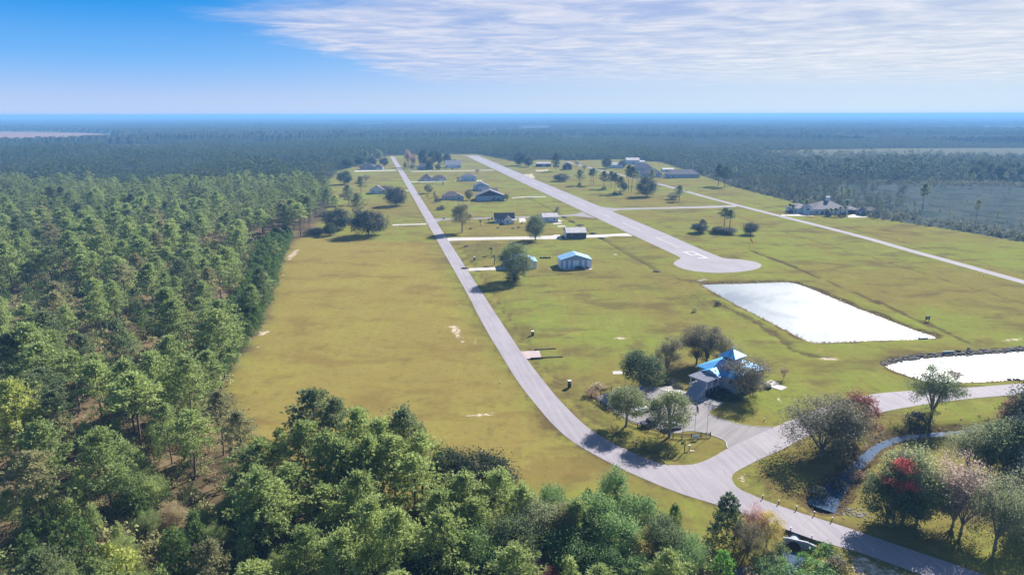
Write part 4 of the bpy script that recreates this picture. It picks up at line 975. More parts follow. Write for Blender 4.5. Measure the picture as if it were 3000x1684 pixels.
x, y = G(2195, 733); t_ = thing('windsock', 'orange windsock on a thin pole right of the runway end', 'windsock', (x, y, 0), math.radians(-60))
MB().tube([(0,0,-.2),(0,0,7.2)], .06, 6).build('pole', M['brownwall'], t_); MB().tube([(.1,0,7.1),(.8,0,6.5),(1.7,0,5.4),(2.2,0,4.6)], [.42,.38,.28,.2], 10).build('sock', M['orange'], t_)
x, y = G(1879, 1142); t_ = thing('recycling_bin', 'bright blue bin at the edge of the lot under the dark tree', 'bin', (x, y, .05), .5)
MB().poly([(-.3,-.3,0),(.3,-.3,0),(.3,.3,0),(-.3,.3,0),(-.42,-.42,1.15),(.42,-.42,1.15),(.42,.42,1.15),(-.42,.42,1.15)], [(3,2,1,0),(4,5,6,7),(0,1,5,4),(1,2,6,5),(2,3,7,6),(3,0,4,7)]).build('body', M['plastic_blue'], t_); MB().box(-.46, -.46, 1.153, .46, .46, 1.25).build('lid', M['plastic_blue'], t_)
x, y = G(2245, 1132); t_ = thing('outdoor_unit', 'pale air conditioning unit on the patio slab behind the clubhouse', 'air conditioner', (x, y, .12), CH_ROT)
MB().box(-.6, -.5, 0, .6, .5, 1.1).build('casing', M['trim'], t_); MB().tube([(0,0,1.103),(0,0,1.15)], .42, 14).build('fan_grille', M['dark'], t_)
t_ = thing('garden_table', 'dark round table on the patio behind the clubhouse', 'table', (*G(2257,1126), .12)); MB().tube([(0,0,.7),(0,0,.76)], .6, 14).build('tabletop', M['brick'], t_); MB().tube([(0,0,0),(0,0,.7)], .07, 8).build('pedestal', M['brick'], t_)
for k_, (u, v, lb) in enumerate(((2247,1138,'dark low grill left of the patio slabs'), (2254,1139,'dark low bench before the patio slabs'))):
    t_ = thing('grill' if k_ == 0 else 'garden_bench', lb, 'grill' if k_ == 0 else 'bench', (*G(u, v), 0), CH_ROT); MB().box(-.6, -.3, .4, .6, .3, .75).build('hood' if k_ == 0 else 'seat', M['rubber'], t_)
    for a in (-.5, .5): MB().box(a-.05, -.25, -.1, a+.05, .25, .397).build('leg', M['rubber'], t_)
# culvert under the road, pond outlets, dark bars beside the apron
x, y = G(2343, 1583); t_ = thing('culvert', 'concrete culvert headwall with a round dark pipe under the road', 'culvert', (x, y, 0), math.radians(-25))
wv = MB(); n = 20; R_ = 1.25; cx_, cz_ = -.9, -1.55
outer = [(-2.9,-3.2),(-2.9,.15),(2.9,.05),(2.9,-3.2)]
arc = [(cx_+R_*math.cos(a), cz_+R_*math.sin(a)) for a in np.linspace(0, 2*math.pi, n, endpoint=False)]
def sq(a):
    c_, s_ = math.cos(a), math.sin(a); k_ = min((3.8 if c_ > 0 else 2.0)/max(abs(c_), 1e-6), (1.65 if s_ > 0 else 1.65)/max(abs(s_), 1e-6)); return (cx_+c_*k_, cz_+s_*k_)
so = [sq(a) for a in np.linspace(0, 2*math.pi, n, endpoint=False)]
V = [(a, -.2, c_) for a, c_ in arc] + [(a, -.2, c_) for a, c_ in so] + [(a, .2, c_) for a, c_ in so] + [(a, 1.6, c_) for a, c_ in arc]
wv.poly(V, [(q, (q+1) % n, n+(q+1) % n, n+q) for q in range(n)] + [(n+q, n+(q+1) % n, 2*n+(q+1) % n, 2*n+q) for q in range(n)])
wv.build('headwall', M['headwall'], t_)
pv_ = MB(); pv_.poly([(a, -.26, c_) for a, c_ in arc] + [(a, 3.5, c_) for a, c_ in arc] + [(cx_+(a-cx_)*1.12, -.26, cz_+(c_-cz_)*1.12) for a, c_ in arc] + [(cx_+(a-cx_)*1.12, -.203, cz_+(c_-cz_)*1.12) for a, c_ in arc],
    [(q, n+q, n+(q+1) % n, (q+1) % n) for q in range(n)] + [(q, (q+1) % n, 2*n+(q+1) % n, 2*n+q) for q in range(n)] + [(2*n+q, 2*n+(q+1) % n, 3*n+(q+1) % n, 3*n+q) for q in range(n)])
pv_.build('pipe', M['headwall'], t_)
MB().poly([(a, 3.4, c_) for a, c_ in arc], [tuple(range(n))]).build('pipe_end', M['dark'], t_)
t_ = thing('pond_outlet', 'concrete frame of the dark outlet at the far left pond corner', 'outlet', (*G(2058,821), -.25), math.radians(42))
MB().box(-3.2, -.9, 0, 3.2, -.5, .4).box(-3.2, .5, 0, 3.2, .9, .4).box(-3.2, -.497, 0, -2.8, .497, .4).build('frame', M['concrete'], t_); MB().box(-2.797, -.497, -.1, 3.2, .497, .05).build('opening', M['dark'], t_)
t_ = thing('lake_outlet', 'grey concrete headwall with a dark pipe in the far lake bank', 'outlet', (*G(2777,1034), -.6), math.radians(8))
MB().box(-2.0, -.2, -.5, 2.0, .2, 1.3).build('headwall', M['headwall'], t_); MB().tube([(-.2,-.26,.3),(-.2,-.203,.3)], .5, 14).build('pipe_end', M['dark'], t_)
t_ = thing('pond_box', 'small concrete inlet box at the near right pond corner', 'inlet', (*G(2705,990), -.5), .1); MB().box(-1.5, -.6, 0, 1.5, .6, .7).build('box', M['headwall'], t_); MB().box(-1.2, -.623, .15, 1.2, -.603, .5).build('grate', M['dark'], t_)
for q, lb in (((1565,1024.5),(1628,1021.5)), 'low dark bar above the pink driveway apron'), (((1555,1049.5),(1648,1045.5)), 'long low dark bar below the pink driveway apron'):
    a, b2 = G(*q[0]), G(*q[1]); L = math.dist(a, b2)
    tag(MB().box(0, -.3, -.5, L, .3, .22).build('dark_bar', M['dark'], loc=(*a, 0)), lb, 'edging').rotation_euler = (0, 0, math.atan2(b2[1]-a[1], b2[0]-a[0]))  # low near-black bar, one on either side of the apron
# stones
def stones(name, label, pts, n, r0, m_, seed, sp=1.0):
    rng = np.random.default_rng(seed); mb = MB()
    P = resample(pts, 200)
    for k_ in range(n):
        c_ = P[rng.integers(200)] + rng.normal(0, sp, 2); r = r0*rng.uniform(.5, 1.4)
        V = np.array([(-1,-1,-.6),(1,-1,-.6),(1,1,-.6),(-1,1,-.6),(-.7,-.7,.6),(.7,-.7,.6),(.7,.7,.6),(-.7,.7,.6)])*r*rng.uniform(.7, 1.3, (8, 3))
        a = rng.uniform(0, 6.28); ca, sa = math.cos(a), math.sin(a)
        V = np.c_[V[:, 0]*ca-V[:, 1]*sa + c_[0], V[:, 0]*sa+V[:, 1]*ca + c_[1], V[:, 2] + float(ground_h(c_[0], c_[1]))]
        mb.poly(V, [(3,2,1,0),(4,5,6,7),(0,1,5,4),(1,2,6,5),(2,3,7,6),(3,0,4,7)])
    return struct(mb.build(name, M[m_]), label, 'stuff')
stones('riprap', 'pale stones on the stream bank by the road', PG([(2475,1502),(2535,1508)]), 90, .17, 'rock', 1, .9)
stones('stream_stones', 'stones and debris along the dark stream bed', [tuple(p) for p in STREAM[:11]], 110, .22, 'darkrock', 2, 1.8)
stones('bank_stones', 'dark rubble along the far lake bank', PG([(2590,1062),(2654,1049),(2720,1041),(2815,1034),(2900,1028),(3000,1020)]), 420, .5, 'darkrock', 3, .8)
stones('lake_debris', 'dark floating weed clumps in the lake', PG([(2900,1075),(2960,1085),(2990,1100),(2940,1100)]), 60, .5, 'darkrock', 4, 3.0)
for k_, (u, v, lb) in enumerate(((1549,694,0),)): pass
DG = 'dark dirt heaps on the lawns'
for u, v, r, lb in ((1653,638,1.6,'dirt heap nearest the small white house'), (1674,649,2.2,'dirt heap with brush below the small white house'), (1700,660,2.0,'dark dirt heap above the brown hangar'), (1740,684,1.8,'dirt heap right of the brown hangar'), (1763,698,1.5,'dirt heap at the drive and runway ditch'), (1925,796,1.6,'dirt heap below the runway turnaround'), (1368,722,1.4,'dirt heap right of the main road above the palms'), (1362,787,1.6,'dirt heap at the half hidden hangar drive')):
    x, y = G(u, v); rng = np.random.default_rng(int(u)); mb = MB(); k2 = 12
    V = [(r*f*math.cos(a)*rng.uniform(.8, 1.2)*1.5, r*f*math.sin(a)*rng.uniform(.8, 1.2), z*rng.uniform(.7, 1.2)) for f, z in ((1.1, -.1), (.8, .3), (.45, .62)) for a in np.arange(k2)*2*math.pi/k2] + [(0, 0, .75)]
    F = [(q+l*k2, (q+1) % k2+l*k2, (q+1) % k2+(l+1)*k2, q+(l+1)*k2) for l in (0, 1) for q in range(k2)] + [(2*k2+q, 2*k2+(q+1) % k2, 3*k2) for q in range(k2)]
    tag(mb.poly(V, F).build('dirt_heap', M['dirt'], loc=(x, y, 0)), lb, 'dirt heap', DG)
t_ = thing('dog_kennel', 'low dark pen with pale posts between the two blue roofed hangars', 'pen', (*G(1580,757), 0), .05)
for a in (0, 1.5, 5, 6.5): MB().box(a, 0, 0, a+.12, .12, 1.6).build('post', M['trim'], t_)
MB().box(.2, .13, 0, 6.4, .5, .7).build('pen_body', M['fence'], t_)
t_ = thing('parked_trailer', 'small dark trailer at the front of the blue roofed hangar', 'trailer', (*G(1722,787.5), 0), .1)
MB().box(-.9, -.5, .4, .9, .5, .9).build('bed', M['tail'], t_)
for sg in (-.55, .55): MB().tube([(0, sg-.08, .3), (0, sg+.08, .3)], .3, 12).build('wheel', M['rubber'], t_)

# ---------------------------------------------------------------- vegetation: meshes of trunks and crowns
def cards(mb, C, size, rng, up=.3, tint=None, aspect=1.0):
    """leaf-sized quads with random facing at the points C"""
    C = np.asarray(C, float); n = len(C)
    if n == 0: return mb
    N = rng.normal(0, 1, (n, 3)); N[:, 2] = np.abs(N[:, 2])*.8 + up; N /= np.linalg.norm(N, axis=1)[:, None]
    A = rng.normal(0, 1, (n, 3)); A -= (A*N).sum(1)[:, None]*N; A /= np.linalg.norm(A, axis=1)[:, None]; B = np.cross(N, A)
    s_ = (np.broadcast_to(size, (n,))*rng.uniform(.5, 1.5, n))[:, None]*.5
    a, b_ = A*s_, B*s_*aspect
    sk = rng.uniform(.35, 1, (n, 4, 1))
    V = np.stack([C-a*sk[:, 0], C+b_*sk[:, 1], C+a*sk[:, 2], C-b_*sk[:, 3]], 1)
    tt = None if tint is None else np.repeat(np.broadcast_to(tint, (n,)), 4)
    return mb.add(V.reshape(-1, 3), np.arange(4*n).reshape(-1, 4), 0, tt)
def needles(mb, C, D, L, wd, k, rng, tint=None):
    """tufts: k narrow blades fanning out from each point C about direction D"""
    n = len(C); C = np.repeat(C, k, 0); D = np.repeat(D, k, 0) + rng.normal(0, .75, (n*k, 3)); D /= np.linalg.norm(D, axis=1)[:, None]
    S = np.cross(D, rng.normal(0, 1, (n*k, 3))); S /= np.linalg.norm(S, axis=1)[:, None]
    l_ = L*rng.uniform(.7, 1.25, (n*k, 1)); w_ = wd*rng.uniform(.7, 1.3, (n*k, 1))
    V = np.stack([C - S*w_*.3, C + D*l_*.6 - S*w_, C + D*l_, C + D*l_*.6 + S*w_], 1)
    return mb.add(V.reshape(-1, 3), np.arange(4*n*k).reshape(-1, 4), 0, None if tint is None else np.full(4*n*k, tint))

def pine(seed, h=20.0, w_=10.0, crown0=.40, nbr=38, tufts=34, k=5, blade=.68, bw=.115):
    rng = np.random.default_rng(seed); tr, cr2 = MB(), MB()
    zt = np.linspace(-.4, h*.97, 9); bend = rng.normal(0, .012*h, 2)
    ax = lambda z: np.array([bend[0]*np.sin(2.2*z/h), bend[1]*np.sin(2.2*z/h), z])
    r0 = .0105*h+.03
    tr.tube([ax(z) for z in zt], r0*(1-.9*np.clip(zt/h, 0, 1))+.02, 7)
    C, D = [], []
    for i_ in range(nbr):
        f = (i_+rng.uniform(0, 1))/nbr; z = h*(crown0 + (.97-crown0)*f**.85)
        prof = (.62+.38*math.sin(min(1, f/.3)*math.pi/2)) * (1-max(0, (f-.22)/.78)**1.35*.88)
        L = w_*.5*prof*rng.uniform(.55, 1.2); az = i_*2.4+rng.uniform(-.5, .5)
        el = math.radians(-8+42*f+rng.uniform(-10, 12)); d = np.array([math.cos(az)*math.cos(el), math.sin(az)*math.cos(el), math.sin(el)])
        p0 = ax(z); mid = p0 + d*L*.55; tip = p0 + d*L + np.array([0, 0, .10*L])
        tr.tube([p0, mid, tip], [r0*.30*(1-.6*f)+.015, .045, .02], 4, cap=False)
        m_ = max(4, int(tufts*(.35+.65*L/(w_*.5))))
        u = rng.beta(2.2, 1.1, m_); base = p0 + (tip-p0)*u[:, None]
        sd_ = .062*w_*(.35+.65*u)
        P = base + rng.normal(0, 1, (m_, 3))*sd_[:, None]*np.array([1, 1, .5]); P[:, 2] += .03*w_
        C.append(P); o = P - ax(z); o[:, 2] = np.abs(o[:, 2])*.6 + 1.2; D.append(o/np.linalg.norm(o, axis=1)[:, None])
    top = ax(h*.97) + rng.normal(0, 1, (tufts, 3))*np.array([.045*w_, .045*w_, .03*h]); C.append(top); D.append(np.tile([0, 0, 1.], (tufts, 1)))
    needles(cr2, np.vstack(C), np.vstack(D), blade, bw, k, rng)
    for q in range(rng.integers(2, 6)):   # dead stubs below the crown
        z = h*rng.uniform(.6*crown0, crown0); az = rng.uniform(0, 6.28); L = rng.uniform(.6, 2.0)
        tr.tube([ax(z), ax(z)+np.array([math.cos(az)*L, math.sin(az)*L, -.1*L])], [.05, .015], 4, cap=False)
    return tr, cr2
def young_pine(seed, h=6.5, w_=4.0, k=5, nb=120):
    rng = np.random.default_rng(seed); tr, cr2 = MB(), MB()
    tr.tube([(0,0,-.3),(0,0,h*.5),(0,0,h*.97)], [.11,.07,.02], 6)
    z = h*(.04+.93*rng.beta(1.1, 1.25, nb*2)); f = z/h
    r = w_*.5*np.clip(1.12-f, .05, 1)**.75*np.sqrt(rng.uniform(.15, 1.05, len(z)))*(1+.18*np.sin(f*26)); a = rng.uniform(0, 6.283, len(z))
    C = np.c_[r*np.cos(a), r*np.sin(a), z]; D = np.c_[np.cos(a)*.5, np.sin(a)*.5, np.full(len(z), 1.1)]; D /= np.linalg.norm(D, axis=1)[:, None]
    needles(cr2, C, D, .62, .085, k, rng); return tr, cr2
def limbs(tr, rng, base, h, w_, n, r0, lo=.25, twig=0):
    tips = []
    for i_ in range(n):
        az = i_*2.4+rng.uniform(-.5, .5); f = (i_+.5)/n
        z0 = base*(.75+.5*rng.uniform()); rr = w_*.5*rng.uniform(.45, .85)*(1-.45*f)
        end = np.array([math.cos(az)*rr, math.sin(az)*rr, h*(lo+.28+(.62-lo)*rng.uniform(.2, 1)*(.5+.5*f))])
        p0 = np.array([0, 0, z0]); mid = p0*.45+end*.55+np.array([0, 0, .06*h])+rng.normal(0, .02*w_, 3)
        tr.tube([p0, mid, end], [r0*.5, r0*.28, r0*.09], 5, cap=False); tips += [mid, end]
        for q in range(3+twig):
            b0 = mid*(1-q/(4+twig)) + end*q/(4+twig); d = rng.normal(0, 1, 3); d[2] = abs(d[2])*.8+.25; d /= np.linalg.norm(d); L = w_*rng.uniform(.1, .22)
            e2 = b0+d*L; tr.tube([b0, b0+d*L*.5+rng.normal(0, .02*w_, 3), e2], [r0*.16, r0*.10, .012], 3, cap=False); tips.append(e2)
            for q2 in range(twig):
                d2 = d+rng.normal(0, .7, 3); d2 /= np.linalg.norm(d2); s0 = b0+d*L*rng.uniform(.3, 1); e3 = s0+d2*L*rng.uniform(.4, .8)
                tr.tube([s0, e3], [.03, .010], 3, cap=False); tips.append(e3)
                if twig > 2:
                    for q3 in range(3):
                        d3 = d2+rng.normal(0, .8, 3); d3 /= np.linalg.norm(d3); s3 = s0+(e3-s0)*rng.uniform(.3, 1); tr.tube([s3, s3+d3*L*rng.uniform(.25, .5)], [.018, .007], 3, cap=False); tips.append(s3+d3*L*.4)
    return np.array(tips)
def broad(seed, h=12.0, w_=10.0, leaves=16000, size=.34, clumps=80, lo=.12, twig=0, flat=1.0, trunk=None, fill=1.0, up=.3):
    rng = np.random.default_rng(seed); tr, cr2 = MB(), MB(); r0 = trunk or (.017*h+.06); base = h*lo
    tr.tube([(0,0,-.4),(0,0,base*.5),(rng.normal(0,.1),rng.normal(0,.1),base*1.05)], [r0*1.25,r0,r0*.85], 8)
    tips = limbs(tr, rng, base, h, w_, 9+twig*2, r0, lo, twig)
    zc = h*(lo*.62+.5*(1-lo*.62)) ; hz = h*.5*(1-lo*.62)
    d = rng.normal(0, 1, (clumps, 3)); d /= np.linalg.norm(d, axis=1)[:, None]; rad = rng.uniform(.30, 1, clumps)**.45
    Cc = d*rad[:, None]*np.array([w_*.46, w_*.46, hz*.92*flat]); Cc[:, 2] += zc
    Cc[:, :2] *= (1-.22*np.clip((Cc[:, 2]-zc)/hz, -1, 1))[:, None]
    if len(tips) and twig: Cc = np.vstack([Cc[:int(clumps*.45)], tips[rng.integers(len(tips), size=int(clumps*.55))]])
    idx = rng.integers(len(Cc), size=leaves); rc = (rng.uniform(.055, .115, len(Cc))*w_*fill)[idx]
    P = Cc[idx] + np.clip(rng.normal(0, 1, (leaves, 3)), -1.7, 1.7)*rc[:, None]*np.array([1, 1, .72])
    P[:, 2] = np.maximum(P[:, 2], .25)
    cards(cr2, P, size, rng, up); return tr, cr2
def shrub(seed, h=2.5, w_=3.5, leaves=900, size=.28):
    rng = np.random.default_rng(seed); tr, cr2 = MB(), MB()
    for q in range(5):
        a = rng.uniform(0, 6.28); tr.tube([(0, 0, -.2), (math.cos(a)*w_*.12, math.sin(a)*w_*.12, h*.4), (math.cos(a)*w_*.25, math.sin(a)*w_*.25, h*.8)], [.06, .04, .012], 4, cap=False)
    n = 26; d = rng.normal(0, 1, (n, 3)); d[:, 2] = np.abs(d[:, 2]); d /= np.linalg.norm(d, axis=1)[:, None]
    Cc = d*rng.uniform(.4, 1, (n, 1))**.5*np.array([w_*.42, w_*.42, h*.82])
    P = Cc[rng.integers(n, size=leaves)] + rng.normal(0, 1, (leaves, 3))*np.array([w_*.09, w_*.09, h*.09]); P[:, 2] = np.maximum(P[:, 2], .08)
    cards(cr2, P, size, rng); return tr, cr2
def palm(seed, h=5.0):
    rng = np.random.default_rng(seed); tr, cr2 = MB(), MB()
    tr.tube([(0,0,-.2),(.05,0,h*.4),(.15,.05,h*.8)], [.2,.16,.17], 8)
    for i_ in range(26):
        a = i_*2.4; e = rng.uniform(-.4, 1.1); L = rng.uniform(1.3, 1.9); p = np.array([.15, .05, h*.8]); V = []
        for q in range(5):
            f = q/4; x = L*f*math.cos(e)*(1-.1*f); z = L*f*math.sin(e)-.75*L*f*f
            wq = .28*math.sin(math.pi*min(.98, f+.12)); c_ = p+np.array([math.cos(a)*x, math.sin(a)*x, z]); s_ = np.array([-math.sin(a), math.cos(a), 0])*wq
            V += [c_+s_-np.array([0, 0, .1*f]), c_-s_-np.array([0, 0, .1*f])]
        cr2.add(V, [(2*q, 2*q+1, 2*q+3, 2*q+2) for q in range(4)])
    return tr, cr2

CACHE = {}
BUILD = dict(
    pine=lambda s_: pine(s_), bigpine=lambda s_: pine(s_, 20, 14, .20, 54, 44, 5, .70, .12), tallpine=lambda s_: pine(s_, 20, 8.5, .56, 28, 32, 5, .66, .115),
    young=lambda s_: young_pine(s_), broad=lambda s_: broad(s_), dense=lambda s_: broad(s_, 12, 12, 14000, .40, 110, .08, 0, 1.0, None, 1.1),
    tall=lambda s_: broad(s_, 14, 7.5, 11000, .32, 90, .08), half=lambda s_: broad(s_, 12, 11, 15000, .26, 90, .12, 2, 1.0, None, .8),
    bare=lambda s_: broad(s_, 12, 9, 5200, .2, 80, .14, 3, 1.0, .16, .8), twiggy=lambda s_: broad(s_, 12, 11, 14000, .23, 110, .05, 3, 1.0, .2, .85),
    shrub=lambda s_: shrub(s_), palm=lambda s_: palm(s_), spire=lambda s_: young_pine(s_, 10., 7., 6, 330), lolly=lambda s_: broad(s_, 12, 9.0, 14000, .32, 80, .36), topknot=lambda s_: broad(s_, 17, 6.4, 4200, .30, 30, .93, 0, 1.25, .2, 1.25), dome=lambda s_: broad(s_, 12, 9.5, 14000, .34, 120, .12, 0, 1.0, None, 1.0))
SIZE = dict(pine=(20, 10), bigpine=(20, 14), tallpine=(20, 8.5), young=(6.5, 4), broad=(12, 10), dense=(12, 12), tall=(14, 7.5), half=(12, 11), bare=(12, 9), twiggy=(12, 11), shrub=(2.5, 3.5), palm=(5, 3), dome=(12, 9.5), topknot=(17, 6.4), lolly=(12, 9), spire=(10, 7))
NAMES = dict(pine='pine_tree', bigpine='pine_tree', tallpine='pine_tree', young='young_pine', shrub='shrub', palm='palm_tree', spire='pine_tree')
RNG = random.Random(7)
def plant(kind, loc, h, w_, colour, label, cat='tree', group=None, var=None, bark=None, name=None, z=0.0, rot=None):
    """one tree or shrub: an Empty with trunk and crown; meshes of a kind are shared"""
    nv = dict(pine=7, young=5, broad=5, dense=3, tall=4, half=4, twiggy=3, shrub=4).get(kind, 2)
    v = (RNG.randrange(nv) if var is None else var)
    key = (kind, v, colour)
    if key not in CACHE:
        if (kind, v) not in CACHE: CACHE[(kind, v)] = BUILD[kind](abs(hash_(kind))+v*17)
        tr, cr2 = CACHE[(kind, v)]
        bk = bark or ('bark' if 'pine' in kind or kind in ('young', 'palm', 'spire') else 'greybark')
        CACHE[key] = (tr.mesh('trunk_mesh', M[bk], sm=True), cr2.mesh('crown_mesh', LF(colour)))
    tm, cm = CACHE[key]; h0, w0 = SIZE[kind]
    t_ = thing(name or ('shrub' if cat == 'shrub' else NAMES.get(kind, 'broadleaf_tree')), label, cat, (loc[0], loc[1], z), RNG.uniform(0, 6.28) if rot is None else rot, group)
    t_.scale = (w_/w0, w_/w0, h/h0)
    link('trunk', tm, t_); link('crown', cm, t_); return t_
def hash_(s_): return sum(ord(c)*31**i for i, c in enumerate(s_)) % 9973

TAKEN = []
def at(u, v): p = G(u, v); TAKEN.append((p[0], p[1])); return p
# ---- trees and shrubs that stand on their own, placed where the photograph shows their feet
P_ = plant
P_('lolly', at(1354,681), 21.6, 15.5, 'olive', 'tall round crowned olive pine beside the main road before the navy cottage', var=1)
P_('dome', at(1569,703), 16.6, 12.8, 'oak', 'dense rounded green tree at the white driveway by the brown hangar', var=0)
P_('dome', at(1508,823), 19.3, 16.5, 'oak', 'large spreading pine hiding the blue roofed hangar beside the main road', var=0)
P_('shrub', at(1500,822), 4.2, 8.5, 'darkoak', 'dark shrub at the foot of the large spreading pine', 'shrub', var=0)
P_('dense', at(1161,603), 16.7, 20.0, 'navy', 'wide dark navy magnolia on the lawn left of the main road', var=1)
P_('dense', at(1080,690), 17.5, 25, 'navy', 'huge dark oak at the left field corner, nearest the concrete path', var=0)
P_('dense', at(985,672), 15, 21, 'navy', 'dark wide oak left of the huge field corner oak', var=2)
P_('dense', at(968,690), 9, 9, 'darkoak', 'small round grey green oak in front of the wide dark oaks', var=1)
P_('dense', at(925,688), 5, 12, 'navy', 'low dark thicket at the field corner beside the pine hedge', var=2)
for (u, v, h_, w_, c_, k_, lb) in ((1050,640,19,15,'greygreen','bigpine','grey green pine above the huge dark oak'), (1022,600,17,14,'greygreen','bigpine','spreading pine at the left lawn edge'), (1058,571,18,12,'oak','pine','pine beside the white walled brown roofed house'), (1010,540,16,18,'darkoak','dense','rounded dark tree left of the far lawn'), (1072,533,10,16,'grey','bare','bare greyish tree behind the left lawn pines'), (960,610,16,11,'oak','pine','pine at the wood edge above the field corner'), (985,628,15,10,'pine','pine','slim pine at the wood edge left of the lawn'), (1140,566,9,8,'olive','half','thin tree at the right wall of the white walled house'), (1126,572,6,5,'grey','half','small grey tree before the white walled house')):
    P_(k_, at(u, v), h_, w_, c_, lb)
P_('broad', at(1375,586), 11.0, 8.3, 'olive', 'round olive tree between the tan house and the wide grey hangar')
P_('broad', at(1257,566), 10.5, 10, 'olive', 'loose olive tree on the lawn below the long tan house')
P_('tall', at(1274,580), 7.5, 3.4, 'olive', 'slender small tree left of the tan brown roofed house')
P_('shrub', at(1281,592), 6.5, 6.4, 'navy', 'dark upright shrub left of the tan brown roofed house', 'shrub')
P_('shrub', at(1292,614), 4.5, 8.2, 'navy', 'low dark round shrub on the lawn by the main road', 'shrub')
P_('shrub', at(1448,588), 4.6, 5, 'navy', 'round dark shrub against the wide grey hangar wall', 'shrub')
P_('shrub', at(1460,588), 3, 4, 'navy', 'low dark shrub right of the round one at the hangar wall', 'shrub')
P_('broad', at(1484,588), 7, 6, 'olive', 'small olive tree at the right corner of the wide grey hangar')
P_('shrub', at(1633,621), 5.5, 5.5, 'grey', 'brownish shrub behind the small white house at the runway ditch', 'shrub')
P_('palm', at(1449,776), 6.0, 4.6, 'palm', 'larger palm left of the half hidden hangar', 'palm'); P_('palm', at(1439,748), 5.5, 3.6, 'palm', 'smaller palm behind the larger one', 'palm')
P_('palm', at(1407,663), 5.6, 3.0, 'palm', 'thin leaning palm left of the navy cottage', 'palm'); P_('palm', at(1442,651), 4.0, 3.2, 'palm', 'palm touching the left wall of the navy cottage', 'palm'); P_('palm', at(1432,652), 3.6, 3, 'palm', 'palm just left of the cottage wall palm', 'palm')
for u, v, lb in ((1380,671,'small green shrub right of the tall olive pine'), (1503,670,'green shrub at the foot of the cottage porch'), (1520,667,'pale green shrub right of the cottage porch'), (1460,669,'low green shrub before the cottage wing'), (1530,655,'small dark shrub between cottage and round tree')): P_('shrub', at(u, v), 1.8, 3.0, 'olive', lb, 'shrub')
# far up the road
FG = 'trees around the far end of the main road'
for (u, v, h_, w_, c_, k_, lb) in ((1196,490,28,13,'brown','half','tall brown leafed tree first right of the far road end'), (1212,494,24,12,'brown','half','brown tree second right of the far road end'), (1240,487,26,16,'navy','dense','dark oak behind the hidden low grey house'), (1270,484,24,18,'darkoak','broad','spreading dark oak left of the far grey hangar'), (1288,484,21,10,'darkoak','broad','oak just left of the far grey hangar'), (1310,480,17,15,'navy','dense','rounded dark tree behind the far grey hangar'), (1259,497,15,12,'darkoak','broad','bushy tree in front of the hidden low house'), (1210,501,12,11,'grey','half','greyish round tree left of the hidden house'), (1187,493,10,5,'darkoak','tall','small dark tree near the far roadside'), (1283,498,8,9,'darkoak','broad','low tree right of the hidden low house'),
    (1055,486,16,18,'darkoak','dense','dark tree behind the low house at the left driveway'), (1090,487,14,16,'darkoak','dense','dark shrubby tree right of the low left house'), (1125,486,13,15,'darkoak','dense','dark tree at the left verge of the far road'), (1110,470,19,15,'oak','broad','green tree before the white roofed barn'), (1075,478,18,13,'oak','pine','pine left of the white roofed barn'), (1020,492,15,18,'darkoak','dense','rounded dark tree far left of the driveway'), (1398,512,10,8,'brown','bare','small brown bare tree on the lawn by the runway'), (1343,533,8,7,'grey','bare','bare grey shrub left of the blue grey garage'), (1232,535,6,6,'grey','bare','thin bare tree at the left of the long tan house'), (1280,535,7,6,'grey','bare','thin bare tree before the long tan house'), (1298,546,6,2.5,'olive','tall','tiny thin tree below the long tan house')):
    P_(k_, at(u, v), h_, w_, c_, lb, group=FG)
